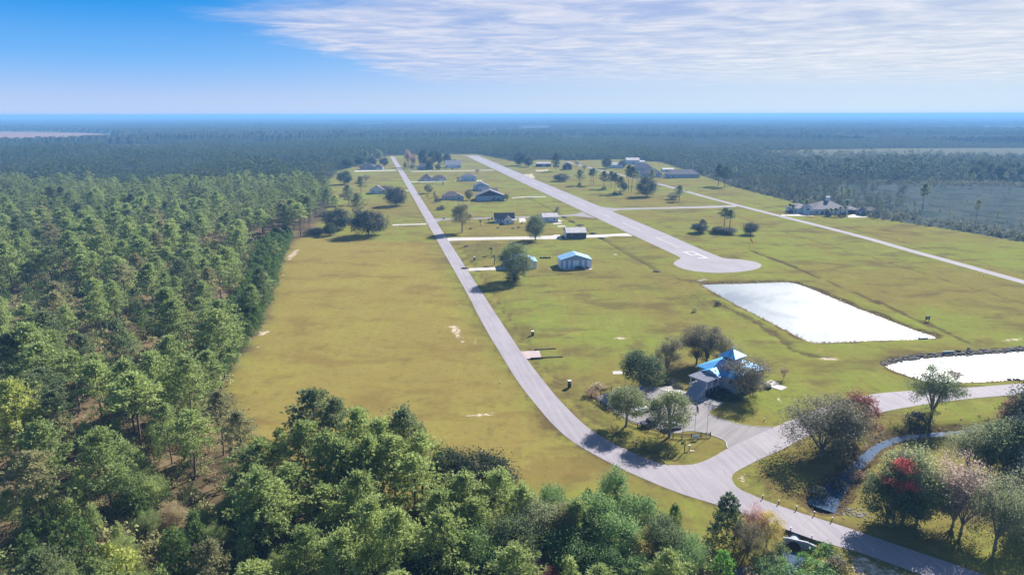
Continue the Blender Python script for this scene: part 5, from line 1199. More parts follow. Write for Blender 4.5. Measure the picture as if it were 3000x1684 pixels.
# right of the runway
RG = 'lone trees right of the runway'
for (u, v, h_, w_, c_, k_, lb) in ((1644,531,9,19,'navy','dense','low round dark bush tree right of the runway'), (1698,543,17,14,'oak','pine','flat topped pine right of the round dark bush'), (1731,543,18,9,'oak','tallpine','left pine of the slim pair right of the runway'), (1738,543.5,19,9,'oak','tallpine','right pine of the slim pair right of the runway'), (1769,552,18,10,'darkoak','pine','dark pine left in the runway side clump'), (1790,553,18,12,'darkoak','pine','second pine of the runway side clump'), (1801,567,20,9,'darkoak','tallpine','pine with bare trunk at the front of the clump'), (1817,569,17,10,'darkoak','pine','bushy pine at the front right of the clump'), (1841,560,26,11,'darkoak','tallpine','tallest pine, left of the two with long bare trunks'), (1850,563,25,11,'darkoak','tallpine','tall pine, right of the two with long bare trunks'), (1867,545,16,8,'greygreen','pine','thin pale pine behind the broad dark tree'), (1894,575,20,20,'darkoak','dense','broad dark tree at the right end of the clump'), (1908,560,22,9,'greygreen','tallpine','pine rising behind the broad dark tree'), (1828,559,9,7,'navy','dense','small dark tree between the tall clump pines'), (1990,589,14,12.5,'oak','pine','lone pine beside the side road'), (1972,584,7,12,'olive','dense','wide olive bush left of the lone side road pine'), (2104,544,23,15,'darkoak','pine','left pine of the pair beyond the side road'), (2123,547.5,22,15,'darkoak','pine','right pine of the pair beyond the side road'), (2048,682,6.8,12,'navy','dense','dark bush left of the two field pines'), (2058,678,9,6,'navy','tall','upright dark bush behind the left field bush'), (2121,670,14.5,11.5,'oak','tallpine','left pine of the two standing in the field'), (2137,672,13.5,10,'oak','tallpine','right pine of the two standing in the field'), (2104,684,5,9,'navy','dense','low bush at the foot of the left field pine'), (2133,685,4.5,12,'navy','dense','low wide bush at the foot of the right field pine'), (2199,687,8,10.5,'navy','dense','dark urn shaped bush alone right of the field pines'),
    (1777,494,17,15,'darkoak','dense','round far tree before the white house with pale roof'), (1824,492,12,12,'darkoak','dense','round tree between the white house and tall white barn'), (1523,485,22,20,'navy','dense','large dark oak far right of the runway'), (1548,489,16,16,'darkoak','broad','oak left of the long dark shed'), (1629,502,24,15,'darkoak','bigpine','dark pine between the long dark shed and brown barn'), (1690,488,11,9,'olive','half','small yellowish tree right of the tall brown barn'), (1712,499,9,9,'olive','half','thin olive tree on the far lawn'), (1697.6,545,4.5,6,'navy','shrub','dark shrub at the foot of the flat topped pine'), (1769,554,3.5,6,'navy','shrub','dark shrub under the left clump pine'), (1801,570,3.5,5,'navy','shrub','shrub under the bare trunk clump pine'), (1817,571,3,5,'navy','shrub','shrub under the bushy clump pine')):
    P_(k_, at(u, v), h_, w_, c_, lb, 'shrub' if k_ == 'shrub' else 'tree', RG)
# estate
for u, v, h_, lb in ((2313,624,9,'left palm of the pair before the estate house'), (2322,624,8,'right palm of the pair before the estate house'), (2350,618,13,'tall palm at the left wall of the estate house'), (2362,614,10,'palm behind the left wing of the estate house'), (2422,633,7,'first palm along the estate garage front'), (2434,633.5,7.5,'second palm along the estate garage front'), (2447,634,8,'third palm along the estate garage front'), (2460,634,9,'fourth palm along the estate garage front'), (2474,634,9.5,'fifth palm along the estate garage front'), (2480,622,12,'tallest palm at the right end of the estate house')):
    P_('palm', at(u, v), h_, 5, 'palm', lb, 'palm', 'palms around the estate house')
for u, v, h_, w_, lb in ((2317,623,3,7,'dark shrub at the foot of the estate palm pair'), (2424,634,4.5,6,'shrub at the left end of the estate garage front'), (2468,634,4.5,8,'shrub at the right end of the estate garage front'), (2345,622,3,7,'low shrub at the left corner of the estate house')): P_('shrub', at(u, v), h_, w_, 'navy', lb, 'shrub')
# around the clubhouse
P_('dome', at(1879,1139), 12.3, 12.5, 'darkgreen', 'dark green round tree at the upper left of the lot', var=1)
P_('half', at(1954,1096), 12.5, 10, 'grey', 'grey brown tree between the dark green tree and the clubhouse', var=1)
P_('half', at(2040,1068), 14.5, 13, 'grey', 'big grey brown tree behind the clubhouse, left stem', var=2); P_('half', at(2070,1066), 14, 13, 'grey', 'big grey brown tree behind the clubhouse, right stem', var=0)
P_('half', at(2128,1070), 10, 10, 'olive', 'olive tinged tree behind the cupola', var=3)
P_('half', at(2182,1157), 12.6, 15, 'grey', 'half bare grey tree standing before the clubhouse front', var=3)
P_('bare', at(2296,1111), 4.6, 3.6, 'brown', 'small bare brown shrub right of the patio slabs', 'shrub')
P_('lolly', at(1835,1248), 10.8, 10.4, 'lotgreen', 'left lot tree with pale green crown over the fence', var=1)
P_('lolly', at(1961,1279), 12.2, 11.2, 'lotgreen', 'right lot tree shading the parked cars', var=2)
P_('shrub', at(1733,1160), 3.0, 4.5, 'brown', 'dark brown clump of tall grass at the lot fence end', 'shrub'); P_('shrub', at(1755,1139), 2.0, 6, 'tan', 'pale feathery grass tuft behind the left fence end', 'shrub')
for u, v, h_, w_, lb, c_ in ((1960,1122,1.6,5,'dark shrub bed left of the porch','navy'), (1985,1135,1.2,4,'low dark shrub beside the porch steps','navy'), (2085,1160,1.4,4,'dark shrub right of the porch steps','navy'), (2105,1166,1.5,5,'dark shrub at the walk end right of the steps','navy'), (2130,1168,1.8,6,'green hedge mound before the half bare tree','oak'), (2160,1172,1.8,6,'green hedge mound under the half bare tree','oak'), (2100,1146,1.6,5,'dark shrub against the clubhouse front','navy'), (2130,1150,1.6,5,'dark shrub under the clubhouse eave','navy'), (2215,1140,1.5,4,'grey shrub left of the patio','grey')): P_('shrub', at(u, v), h_, w_, c_, lb, 'shrub')
P_('shrub', at(2101,895), 2.2, 3.4, 'navy', 'small dark bush on the pond bank path', 'shrub'); P_('shrub', at(2036,913), 2.6, 2.4, 'olive', 'thin young shrub on the lawn left of the pond bush', 'shrub')
# right lower corner
P_('twiggy', at(2405,1332), 15, 20, 'ashen', 'big grey half bare tree at the branch road bend', var=0); P_('twiggy', at(2462,1322), 15, 17, 'ashen', 'grey twiggy tree close behind the bend tree', var=1)
P_('broad', at(2500,1298), 13.5, 11, 'maroon', 'maroon leafed tree right of the grey bend trees', var=3)
P_('half', at(2728,1224), 15.8, 14, 'oak', 'dark green open topped tree between branch road and stream', var=0, bark='greybark')
P_('shrub', at(2690,1235), 3.5, 7, 'navy', 'dark shrub at the foot of the dark green stream tree', 'shrub')
P_('bare', at(2800,1116), 4.0, 7, 'maroon', 'reddish brush on the near lake edge', 'shrub', name='shrub')
P_('broad', at(2597,1536), 13.0, 10, 'oak', 'green tree with red top, left part by the culvert lawn', var=0); P_('topknot', at(2614,1543), 14.2, 6.4, 'red', 'bright red maple crown rising among green leaves', var=4); P_('broad', at(2685,1535), 12, 11, 'oak', 'green tree right of the red maple', var=1); P_('broad', at(2645,1522), 16.5, 11, 'greygreen', 'taller green tree behind the red maple', var=3)
P_('twiggy', at(2791,1540), 16, 12.5, 'pink', 'pinkish bare twigged tree right of the red maple', var=2); P_('bare', at(2815,1560), 13.5, 13, 'grey', 'grey bare stemmed tree beside the pinkish tree', var=1)
P_('half', at(2914,1605), 15.5, 11.5, 'greygreen', 'grey green tree with leaning trunks at the lower right', var=2); P_('bare', at(2985,1560), 15.5, 12, 'greygreen', 'grey green tree at the right frame edge', var=1)
P_('half', at(2835,1385), 12, 11, 'greygreen', 'wide grey green tree on the stream lawn', var=2); P_('half', at(2895,1388), 13, 12, 'greygreen', 'second wide grey green tree on the stream lawn', var=0); 
P_('dense', at(2945,1400), 14, 12, 'oak', 'dark green tree at the right edge above the lawn', var=1); P_('dense', at(3030,1400), 18, 15, 'navy', 'very dark tree cut by the right frame edge', var=0); P_('dense', at(3035,1290), 15, 14, 'darkoak', 'dark tree at the right edge near the branch road', var=2); P_('broad', at(2975,1270), 10, 8, 'maroon', 'reddish tree top before the dark right edge trees', var=1)
P_('dense', at(3060,1520), 15, 14, 'navy', 'dark tree at the right edge below the others', var=1)
# verge of the culvert
P_('spire', at(2127,1585), 10, 7.2, 'darkgreen', 'small dense pine standing alone at the lower road edge', var=5)
P_('bare', at(2205,1585), 8.5, 6.5, 'rose', 'rose red half bare tree at the lower road edge'); P_('half', at(2245,1600), 7, 6.5, 'yellow', 'yellow leaved small tree by the culvert', var=1); P_('half', at(2190,1625), 7, 7, 'grey', 'grey twiggy tree below the rose red one', var=2)
P_('young', at(2115,1690), 5.5, 4.2, 'lime', 'bright lime green conical bush at the bottom edge', 'shrub')
for u, v, h_, w_, c_, lb in ((2240,1632,2.4,4.5,'greygreen','grey green shrub at the culvert mouth'), (2235,1670,3,6,'laurel','dark shrub left of the outflow'), (2418,1612,2.2,5,'lime','bright green shrub right of the culvert wall'), (2445,1632,2.0,4.5,'oak','green shrub at the right end of the culvert wall'), (2405,1668,1.8,6,'lime','low lime shrub below the culvert wall'), (2330,1690,1.8,7,'lime','lime ground shrub at the bottom edge right of the outflow'), (2450,1660,2.4,5,'grey','grey shrub on the sandy verge at the bottom'), (2400,1700,1.6,7,'lime','lime ground shrub at the bottom edge')): P_('shrub', at(u, v), h_, w_, c_, lb, 'shrub', z=-.6 if v < 1660 else -.2)
for u, v, h_, w_, c_, lb in ((2288,1606,3.2,3.6,'oak','green shrub growing left of the culvert pipe'), (2285,1640,2.4,3.6,'laurel','low shrub hanging over the culvert outflow'), (2360,1628,2.4,3.4,'lime','bright shrub at the right foot of the culvert wall')): P_('shrub', at(u, v), h_, w_, c_, lb, 'shrub', z=-1.2)
for u, v, lb, c_ in ((2460,1420,'dark shrub on the shaded stream bank','navy'), (2400,1440,'green shrub in the shade of the bend trees','darkoak'), (2520,1395,'brown brush on the stream bank','brown')): P_('shrub', at(u, v), 2, 4.5, c_, lb, 'shrub', z=-.5)

OUTFLOW_BANK = PG([(2100,1600),(2250,1610),(2500,1640),(2600,1760),(2100,1760)])
def apart(p, q, d):
    q = np.array(q); ok = np.ones(len(p), bool)
    for x, y in q: ok &= (p[:, 0]-x)**2 + (p[:, 1]-y)**2 > d*d
    return ok
# ---- the belt of trees at the lower edge: crown tops read from the photograph, heights judged
def top(u, v, h_): p = GV(u, v, h_); TAKEN.append(p); return p
BG = 'trees in the belt along the lower edge'
LP = 'tall pine in the belt below the wide field'
for (u, v, h_, w_, c_, k_, lb) in (
    (545,985,16,9,'olive','pine','left of the two brownish pines at the field corner'), (600,1035,15.5,9,'olive','pine','right of the two brownish pines at the field corner'), (470,1035,16,11,'pine','pine','rounded green pine left of the brownish pair'), (378,893,20.5,13,'pine','bigpine','large spreading pine with long bare trunk left of the field corner'), (650,1112,15,12,'beltpine','pine',LP), (725,1175,15,12,'beltpine','pine',LP), (787,985,21,13.5,'oak','pine','tallest dark topped pine rising into the wide field'), (838,1005,20,8,'oak','pine','slim dark pine right of the tallest dark topped pine'), (898,1035,19,11,'beltpine','bigpine',LP), (955,1058,18,11,'beltpine','pine',LP), (1010,1033,18.5,12,'oak','bigpine','broad dark pine highest at the belt centre'), (1055,1095,16,10,'beltpine','pine',LP), (860,1115,17,12,'beltpine','bigpine',LP), (700,1075,8,4.5,'young','young','young pine spire before the field'), (765,1065,18,11,'beltpine','pine',LP), (822,1092,18,11,'beltpine','pine',LP), (930,1105,17,11,'beltpine','bigpine',LP), (988,1102,17,11,'beltpine','pine',LP), (1040,1150,16,11,'beltpine','pine',LP), (640,1185,16,11,'beltpine','bigpine',LP), (690,1215,15,11,'beltpine','pine',LP), (900,1195,16,11,'beltpine','bigpine',LP), (1110,1235,14,10,'beltpine','pine',LP), (1190,1260,13,10,'beltpine','pine',LP), (1310,1225,13,9,'beltpine','bigpine',LP), (1455,1262,12,8,'beltpine','pine',LP), (1172,1192,15,11,'beltpine','pine',LP), (1255,1185,14,10,'beltpine','pine',LP), (1130,1118,14.5,10,'darkoak','broad','left of the two dark oaks at the belt top'), (1215,1130,14.5,13,'darkoak','broad','right of the two dark oaks at the belt top'), (1095,1150,10,5,'young','young','young pine left of the dark oaks'),
    (1385,1215,11,7,'laurel','broad','dark leaved tree at the belt edge above the lawn'), (1545,1165,14.5,6.5,'laurel','tall','narrow glossy evergreen touching the road in view'), (1500,1235,12.5,9,'laurel','broad','glossy evergreen left of the narrow one'), (1605,1240,11.5,9,'laurel','broad','glossy evergreen right of the narrow one'), (1480,1228,9,3.6,'young','young','young pine spire among the glossy evergreens'), (1700,1268,7,3.4,'young','young','young pine right of the glossy evergreens'), (1425,1265,11,9,'olive','broad','olive leaved tree in the belt'), (1345,1250,12,9,'greygreen','broad','grey green tree in the belt below the lawn'), (1560,1290,11,9,'laurel','dense','dense glossy evergreen below the narrow one'), (1665,1300,10,9,'oak','broad','green leaved tree at the right end of the belt'), (1735,1340,7.5,7,'laurel','dense','low dense evergreen near the lone small pine'), (1290,1290,12,10,'oak','broad','leafy green tree below the belt pines'), (1620,1330,9,7,'yellow','half','yellowish tree among the glossy evergreens'), (1700,1375,7,7,'laurel','dense','low evergreen at the bottom right of the belt')):
    P_(k_, top(u, v, h_), h_, w_, c_, lb, group=BG)
LB = 'low tree filling the belt along the bottom edge'
for (u, v, h_, w_, c_, k_) in ((1000,1290,16,11,'beltpine','bigpine'), (1110,1290,15,11,'beltpine','bigpine'), (1200,1330,11,10,'laurel','dense'), (930,1260,16,10,'beltpine','bigpine'), (1420,1330,9,9,'laurel','dense'), (1520,1370,8,8,'laurel','broad'), (1050,1370,10,9,'darkoak','dense'), (860,1340,14,10,'beltpine','bigpine'), (1600,1395,7,7,'laurel','dense'), (770,1330,13,9,'beltpine','bigpine'), (1250,1395,8,8,'darkoak','dense')):
    P_(k_, top(u, v, h_), h_, w_, c_, LB, group=BG)
for (u, v, h_, w_, c_, k_, lb, ct) in ((650,1190,18.5,12,'pine','pine','big pine with forked trunk at the bottom centre left','tree'), (250,1085,17,13,'pine','bigpine','broad sunlit pine at the left of the belt','tree'), (25,965,21,14,'ygreen','bigpine','large bright green pine at the left frame edge','tree'), (310,1375,9,6.5,'ygreen','young','bright yellow green young pine at the bottom left','young pine'), (270,1360,8,5.5,'ygreen','young','yellow green young pine left of the brightest one','young pine'), (430,1325,10,6,'young','young','dense green young pine at the bottom left','young pine'), (190,1300,10,6,'young','young','dark young pine left of the bottom thicket','young pine'), (60,1340,9,6,'young','young','young pine at the bottom left frame corner','young pine'), (485,1285,9,4.5,'young','young','slim young pine above the bottom thicket','young pine'), (430,1260,5.5,6,'tan','half','tan dry leaved bush in the pine clearing','shrub'), (690,1300,6,8,'yellow','half','pale yellow leaved bush below the forked pine','shrub'), (20,1210,6,8,'tan','half','rusty brown bush at the left frame edge','shrub'), (1320,1385,8,8,'bare' and 'grey','bare','bare grey tree at the bottom of the belt','tree'), (1370,1420,6,6,'rose','half','pink leaved bush at the bottom edge of the belt','shrub'), (1280,1385,6,5,'brown','half','rusty leaved tree at the bottom of the belt','tree'), (1460,1300,8,6,'yellow','half','ochre leaved tree within the glossy evergreens','tree'), (1085,1285,6,3,'tan','half','small orange leaved tree in the belt','tree')):
    P_(k_, top(u, v, h_), h_, w_, c_, lb, ct, BG)
# left wood, a few that stand out
WG = 'standout trees of the left pine wood'
for (u, v, h_, w_, c_, k_, lb) in ((60,545,17,11,'grey','bare','bare grey crowned tree in the left wood, right of the pair'), (22,595,16,13,'grey','bare','bare pale tree at the left frame edge of the wood'), (350,570,15,24,'navy','dense','dark navy oak in the middle of the left wood'), (385,575,14,14,'grey','twiggy','grey tree beside the dark navy oak'), (265,515,14,20,'navy','dense','dark oak farther back in the left wood'), (600,555,18,13,'pine','bigpine','large pine in the wood near the field edge'), (500,530,19,14,'pine','bigpine','large round pine in the wood above the navy oak'), (450,655,18,13,'oak','bigpine','dark topped pine left of the pine hedge'), (290,650,19,14,'pine','bigpine','broad pine in the mid left wood')):
    P_(k_, top(u, v, h_), h_, w_, c_, lb, group=WG)

bf = np.random.default_rng(77)
for x in np.arange(-96, 46, 5.6):
    for y in np.arange(84, 150, 5.8):
        p = np.array([[x, y]]) + bf.uniform(-2.4, 2.4, (1, 2))
        if sdf(CLEAR, p[:, 0], p[:, 1])[0] < 3.5 or sdf(OUTFLOW_BANK, p[:, 0], p[:, 1])[0] < 2 or not apart(p, TAKEN, 4.0)[0]: continue
        h_ = bf.uniform(6, 10.5) - .03*max(0, x)*2; k_ = bf.choice(['pine', 'pine', 'broad', 'half', 'young', 'tall'] if -42 < x < 2 else ['broad', 'dense', 'broad', 'half', 'young', 'pine'] if x > -42 else ['young', 'young', 'broad', 'half'])
        if x < -60 and bf.uniform() < .45: continue; c_ = bf.choice(['laurel', 'laurel', 'oak', 'greygreen', 'oak', 'olive']) if k_ != 'young' else 'young'
        if k_ == 'pine': h_ *= 1.3; c_ = 'beltpine'
        plant(str(k_), tuple(p[0]), h_, h_*(.5 if k_ == 'young' else bf.uniform(.75, 1.0)), str(c_), LB, group=BG, name=None)
# ---- hedge of young pines along the field's edge
HG = 'young pines planted along the field edge'
HE = [GV(u, v) for u, v in ((748,596),(735,612),(722,640),(712,670),(704,712),(697,740),(688,766),(664,818),(640,864),(612,900),(590,936),(572,970))]
Q = resample(HE, 58)
rh = np.random.default_rng(5)
for r_ in range(4):
    for k_ in range(len(Q)-1):
        d = Q[k_+1]-Q[k_]; d /= np.linalg.norm(d); nrm = np.array([-d[1], d[0]])
        if nrm[0] > 0: nrm = -nrm
        if rh.uniform() < .08 + .05*r_: continue
        p = Q[k_] + nrm*(3.0+r_*3.4) + rh.normal(0, .8, 2)
        hh = rh.uniform(5.5, 8.5)
        P_('young', p, hh, hh*rh.uniform(.55, .75), 'young', 'young dense pine in the planted row along the left field edge', 'young pine', HG)
        if r_ > 1: TAKEN.append(tuple(p))

# ---- the pine wood left of the field and behind: the nearest trees one by one, the rest as masses
rw = np.random.default_rng(11)
def jitter(x0, x1, y0, y1, sp):
    gx, gy = np.meshgrid(np.arange(x0, x1, sp), np.arange(y0, y1, sp))
    p = np.c_[gx.ravel(), gy.ravel()]; return p + rw.uniform(-.46, .46, p.shape)*sp
def inview(p, m=1.0): return np.abs(p[:, 0]) < (.79*p[:, 1]+28)*m
def wooded(p, clr=2.0):
    ok = (sdf(CLEAR, p[:, 0], p[:, 1]) > clr) & (sdf(MARSH, p[:, 0], p[:, 1]) > 2)
    for P in FAR_FIELDS: ok &= sdf(P, p[:, 0], p[:, 1]) > 0
    return ok
def apart(p, q, d):
    q = np.array(q); ok = np.ones(len(p), bool)
    for x, y in q: ok &= (p[:, 0]-x)**2 + (p[:, 1]-y)**2 > d*d
    return ok
cand = jitter(-640, 120, 80, 700, 11.2)
cand = cand[inview(cand, 1.06)]; cand = cand[wooded(cand)]
cand = cand[~((cand[:, 0] > -38) & (cand[:, 1] < 260))]
cand = cand[apart(cand, TAKEN, 5.2)]
# thin glades in the near wood
gl = vnoise(cand[:, 0], cand[:, 1], 26, 4)
cand = cand[(gl > np.where(cand[:, 1] < 300, .34, .22)) | (cand[:, 1] > 420)]
hts = rw.uniform(12.5, 22.5, len(cand))*(.8+.35*vnoise(cand[:, 0], cand[:, 1], 45, 61)) * np.where(rw.uniform(size=len(cand)) < .12, .6, 1)
score = hts / np.hypot(cand[:, 1], 78)
infr = np.array([-60 < proj(x, y, h_*.7)[0] < 3060 and proj(x, y, h_)[1] < 1690 for (x, y), h_ in zip(cand, hts)])
order = np.argsort(-(score*infr)); NEAR_N = 205
nearset = order[:NEAR_N]; rest = np.ones(len(cand), bool); rest[nearset] = False; rest &= (infr | (rw.uniform(size=len(cand)) < .8))
PG_ = 'pines of the near left wood'
for k_ in nearset:
    (x, y), h_ = cand[k_], hts[k_]
    kind = 'bigpine' if rw.uniform() < .22 else ('tallpine' if rw.uniform() < .3 else 'pine')
    w_ = h_*rw.uniform(.47, .68)*(1.15 if kind == 'bigpine' else 1)
    plant(kind, (x, y), h_, w_, 'oak' if rw.uniform() < .15 else ('olive' if rw.uniform() < .12 else 'pine'), 'tall green pine with bare lower trunk in the near part of the left pine wood', 'tree', PG_)

def lowpoly(fn, *a):
    tr, cr2 = fn(*a)
    def cat(m): 
        V = np.concatenate(m.V); return V, [(f, 0) for f, _ in m.F if f.shape[1] == 4]
    (V1, F1), (V2_, F2) = cat(tr), cat(cr2)
    f1 = np.concatenate([f for f, _ in F1]); f2 = np.concatenate([f for f, _ in F2])
    return V1, f1, V2_, f2
def far_tree(seed, h=18., w_=9., n=52, size=2.1, lo=.36):
    rng = np.random.default_rng(seed); tr, cr2 = MB(), MB()
    tr.tube([(0,0,0),(0,0,h*.9)], [.22,.06], 3, cap=False)
    d = rng.normal(0, 1, (n, 3)); d /= np.linalg.norm(d, axis=1)[:, None]
    P = d*rng.uniform(.5, 1, (n, 1))**.5*np.array([w_*.45, w_*.45, h*(1-lo)*.5]); P[:, 2] += h*(lo+1)/2
    P[:, :2] *= (1.15-.5*(P[:, 2:3]/h))
    cards(cr2, P, size, rng, .4); return tr, cr2
def stamp(mb, proto, pos, h, w_, h0, w0, tint, trunk=True):
    """many trees of one kind into a mass"""
    V1, f1, V2_, f2 = proto; m_ = len(pos)
    if m_ == 0: return
    a = rw.uniform(0, 6.283, m_); ca, sa = np.cos(a)*w_/w0, np.sin(a)*w_/w0
    for V, F, mi in ((V1, f1, 1), (V2_, f2, 0)):
        if mi == 1 and not trunk: continue
        X = ca[:, None]*V[None, :, 0] - sa[:, None]*V[None, :, 1] + pos[:, 0:1]
        Y = sa[:, None]*V[None, :, 0] + ca[:, None]*V[None, :, 1] + pos[:, 1:2]
        Z = (h/h0)[:, None]*V[None, :, 2] + np.zeros_like(X)
        VV = np.stack([X, Y, Z], -1).reshape(-1, 3)
        FF = (F[None] + (np.arange(m_)*len(V))[:, None, None]).reshape(-1, F.shape[1])
        mb.add(VV, FF, mi, np.repeat(tint, len(V)))
MIDP = [lowpoly(pine, 100+k_, 20., 10., .46, 20, 13, 3, 1.0, .20) for k_ in range(5)]
MIDB = [lowpoly(broad, 200+k_, 12., 10., 420, .85, 40, .2) for k_ in range(4)]
FART = [lowpoly(far_tree, 300+k_) for k_ in range(5)]
FARB = [lowpoly(far_tree, 320+k_, 18., 13., 50, 2.7, .08) for k_ in range(4)]
def mass(name, label, groups, colour, bark='bark'):
    mb = MB()
    for protos, pos, h, w_, h0, w0 in groups:
        v = rw.integers(len(protos), size=len(pos)); ti = np.clip(vnoise(pos[:, 0], pos[:, 1], 60, 8)*.5 + rw.uniform(0, .6, len(pos)), 0, 1)
        for k_ in range(len(protos)):
            s_ = v == k_; stamp(mb, protos[k_], pos[s_], h[s_], w_[s_], h0, w0, ti[s_])
    o = mb.build(name, [LFT(colour), M[bark]], tint=True)
    return struct(o, label, 'stuff')
pr = cand[rest]; hr = hts[rest]; bl = rw.uniform(size=len(pr)) < .10
mass('pine_forest', 'dense green pine wood stretching back left of the field', [(MIDP, pr[~bl], hr[~bl], hr[~bl]*.66, 20, 10), (MIDB, pr[bl], hr[bl]*.7, hr[bl]*.75, 12, 10)], 'midwood')
# far wood 700 m to 2300 m, thinning into clearings
fc = jitter(-1900, 1900, 560, 2300, 10.5)
fc = fc[inview(fc, 1.04) & ((fc[:, 1] >= 700) | (fc[:, 0] > 120))]; fc = fc[wooded(fc, 3)]
thin = vnoise(fc[:, 0], fc[:, 1]*.6, 170, 21); fc = fc[(thin > .24) | (fc[:, 1] < 900)]
fh = rw.uniform(8, 22, len(fc))*(.62+.6*vnoise(fc[:, 0], fc[:, 1], 110, 22)); leafy = vnoise(fc[:, 0], fc[:, 1], 150, 23) + rw.normal(0, .12, len(fc)) > np.where(fc[:, 0] > 180, .34, .66)
near7 = fc[:, 1] < 1000
right = fc[:, 0] > 190 + .06*fc[:, 1]
g1 = [(FART, fc[~leafy & ~right], fh[~leafy & ~right], fh[~leafy & ~right]*.58, 18, 9), (FARB, fc[leafy & ~right], fh[leafy & ~right]*.8, fh[leafy & ~right]*.75, 18, 13)]
mass('far_pine_forest', 'hazy dark pine forest beyond the far ends of road and runway', g1, 'farwood')
g2 = [(FART, fc[~leafy & right], fh[~leafy & right], fh[~leafy & right]*.58, 18, 9), (FARB, fc[leafy & right], fh[leafy & right]*.7, fh[leafy & right]*.75, 18, 13)]
mass('marsh_forest', 'hazy grey green mixed woods beyond the marsh on the right', g2, 'marshwood', 'greybark')
# canopy of the distant woods to the horizon
na, nr = 760, 120
ang = np.linspace(math.radians(-47), math.radians(47), na); rad = 2150*np.exp(np.linspace(0, math.log(16), nr))
AA, RR = np.meshgrid(ang, rad); cx, cy = RR*np.sin(AA), RR*np.cos(AA)
clr = vnoise(cx*.45, cy, 420, 31)*.65 + vnoise(cx, cy, 180, 32)*.35
hh = (10 + 9*rw.uniform(size=cx.shape)*np.clip(1-(RR-2150)/16000, .25, 1) + 7*vnoise(cx, cy, 500, 33)) * sstep(clr, .31, .37)
for P in FAR_FIELDS: hh *= sstep(sdf(P, cx.ravel(), cy.ravel()).reshape(cx.shape), 0, 25)
hh[0] = -1; hh = np.where(hh < .6, -2, hh)
i = (np.arange(nr-1)[:, None]*na + np.arange(na-1)[None]).ravel()
cm_ = MB(); cm_.add(np.stack([cx.ravel(), cy.ravel(), hh.ravel()], -1), np.stack([i, i+1, i+na+1, i+na], -1), 0)
M['canopy'] = mat('distant_canopy', (.014, .022, .016), (.040, .046, .032), 1.0, .02, spec=0.0)
struct(cm_.build('distant_forest', M['canopy']), 'blue distant woods reaching the horizon', 'stuff')
# scrub along the marsh edge and reeds in the marsh
sc = jitter(120, 620, 300, 950, 3.6); sc = sc[inview(sc, 1.04)]
dms = sdf(MARSH, sc[:, 0], sc[:, 1]); keep = (dms < .5) & (rw.uniform(size=len(sc)) < np.clip(.95 - np.maximum(-dms-10, 0)/38, .07, 1)*np.where(vnoise(sc[:, 0], sc[:, 1], 22, 41) > .32, 1, .35))
sc = sc[keep]; dms = dms[keep]
sh = rw.uniform(1.6, 5.5, len(sc))*np.clip(1.15+dms/130, .45, 1.2)
SHR = [lowpoly(shrub, 400+k_, 2.5, 3.0, 60, .75) for k_ in range(4)]
mass('marsh_scrub', 'low grey green scrub along the edge of the right hand marsh', [(SHR, sc, sh, sh*.8, 2.5, 3.0)], 'scrub', 'greybark')
tk = jitter(150, 640, 430, 950, 6.5); tk = tk[inview(tk, 1.04)]; dtk = sdf(MARSH, tk[:, 0], tk[:, 1])
tu = np.array([proj(x, y, 0)[0] for x, y in tk]); tk = tk[(dtk < -4) & (rw.uniform(size=len(tk)) < np.clip((2680-tu)/420, 0, .8)*np.where(vnoise(tk[:, 0], tk[:, 1], 30, 81) > .35, 1, .3))]
th = rw.uniform(4, 11, len(tk))*(.6+.7*vnoise(tk[:, 0], tk[:, 1], 40, 82))
mass('marsh_thicket', 'grey green thicket of small trees behind the estate house', [(MIDB, tk, th, th*.75, 12, 10)], 'marshwood', 'greybark')
rt = np.random.default_rng(19)
for u in np.linspace(2855, 3080, 11):
    p = G(u + rt.uniform(-8, 8), 524 + rt.uniform(-14, 6)); h_ = rt.uniform(17, 25)
    plant('dense', p, h_, h_*.85, 'marshdark', 'big dark tree in the stand behind the marsh at the right edge', 'tree', 'dark tree stand behind the marsh')
for u in np.r_[np.linspace(2330, 2840, 16)]:
    p = G(u + rt.uniform(-14, 14), 500 + rt.uniform(-16, 12)); h_ = rt.uniform(12, 19)
    plant('broad', p, h_, h_*.85, 'marshdark', 'rounded tree in the tree line behind the right hand marsh', 'tree', 'tree line behind the marsh')
mt = jitter(160, 640, 380, 900, 13); mt = mt[inview(mt)]; dmt = sdf(MARSH, mt[:, 0], mt[:, 1]); mt = mt[(dmt < -3) & (rw.uniform(size=len(mt)) < np.where(dmt < -60, .02, .22)*np.where(vnoise(mt[:, 0], mt[:, 1], 50, 71) > .5, 1.6, .3))]
MG = 'slim pines standing in the marsh'
for x, y in mt[rw.permutation(len(mt))[:34]]:
    h_ = rw.uniform(6, 17); plant('tallpine', (x, y), h_, h_*.34, 'greygreen', 'slim grey green pine standing in the marsh scrub right of the side road', 'tree', MG)
plant('tallpine', G(2702,618), 22, 10, 'oak', 'tallest lone marsh pine with long bare trunk at the right', 'tree', MG, var=1)
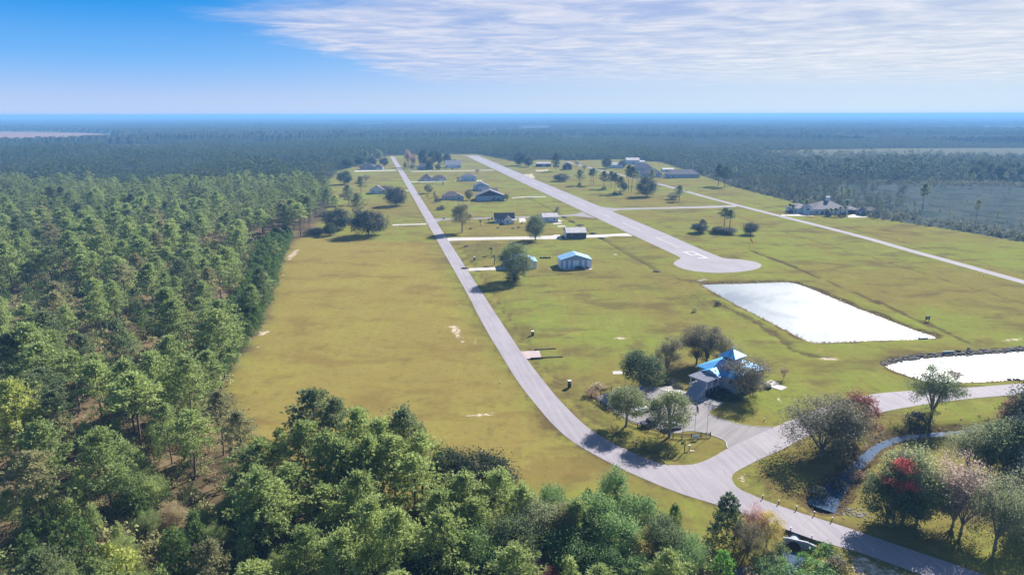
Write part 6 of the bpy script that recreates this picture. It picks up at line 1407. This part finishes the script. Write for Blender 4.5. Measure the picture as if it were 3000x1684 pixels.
# undergrowth of the near wood
ug = jitter(-330, 60, 80, 420, 3.0); ug = ug[inview(ug, 1.05)]; ug = ug[wooded(ug, 1.5)]
nu = vnoise(ug[:, 0], ug[:, 1], 13, 51); ug = ug[(nu > .36) | (rw.uniform(size=len(ug)) < .18)]
us = rw.uniform(1.0, 4.2, len(ug))*(.6+.8*vnoise(ug[:, 0], ug[:, 1], 18, 52))
tl = rw.uniform(size=len(ug)); SHU = [lowpoly(shrub, 420+k_, 2.5, 3.0, 150, .42) for k_ in range(5)]; YPU = [lowpoly(young_pine, 440+k_, 6.5, 4.0, 3, 50) for k_ in range(4)]
a_ = tl < .55; b_ = (tl >= .55) & (tl < .78); c_ = tl >= .78
mass('undergrowth', 'olive green shrubs filling the floor of the near wood', [(SHU, ug[a_], us[a_], us[a_]*1.25, 2.5, 3.0)], 'brush')
mass('dry_undergrowth', 'tan dry brush among the pines of the near wood', [(SHU, ug[b_], us[b_]*.7, us[b_]*1.1, 2.5, 3.0)], 'tan')
mass('pine_saplings', 'small bright pine saplings scattered on the floor of the near wood', [(YPU, ug[c_], us[c_]*1.7+1, us[c_]*1.0+.8, 6.5, 4.0)], 'young')
# grass tufts along banks
gb_ = []
for pts in (POND1 + POND1[:1], POND2 + POND2[:1]):
    Pq = resample(pts, 420); gb_.append(Pq + rw.normal(0, .55, Pq.shape))
for sgn in (1, -1): gb_.append(resample(STREAM, 150)[:, :] + rw.normal(0, 2.6, (150, 2)))
gb_ = np.vstack(gb_); gh = rw.uniform(.25, .9, len(gb_))
mb = MB(); v = rw.integers(4, size=len(gb_))
zz_ = ground_h(gb_[:, 0], gb_[:, 1])
BT = [lowpoly(shrub, 460+k_, 1.0, 1.0, 26, .34) for k_ in range(4)]
for k_ in range(4):
    s_ = v == k_; m2 = MB(); stamp(m2, BT[k_], gb_[s_], gh[s_], gh[s_]*1.3, 1.0, 1.0, rw.uniform(0, 1, s_.sum()), trunk=False)
    if m2.n:
        V = np.concatenate(m2.V); V[:, 2] += np.repeat(zz_[s_], len(V)//s_.sum()); mb.add(V, m2.F[0][0], 0, np.concatenate(m2.tint))
struct(mb.build('bank_grass', [LFT('tan')], tint=True), 'dry grass tufts along the pond and stream banks', 'stuff')

# ---------------------------------------------------------------- air: one even box of haze round camera and ground
hz = MB().box(-47500, -3500, -6.0, 47500, 47500, 82.0).build('haze', [])
hm = bpy.data.materials.new('haze_air'); hm.use_nodes = True; t = NT(hm.node_tree); t.n.clear()
pvn = t.N('ShaderNodeVolumePrincipled'); pvn.inputs['Color'].default_value = (.23, .52, .96, 1); pvn.inputs['Density'].default_value = 1.9e-4; pvn.inputs['Anisotropy'].default_value = 0.06
ho = t.N('ShaderNodeOutputMaterial'); t.l.new(pvn.outputs[0], ho.inputs['Volume'])
hz.data.materials.append(hm); struct(hz, 'pale blue haze in the air', 'stuff')
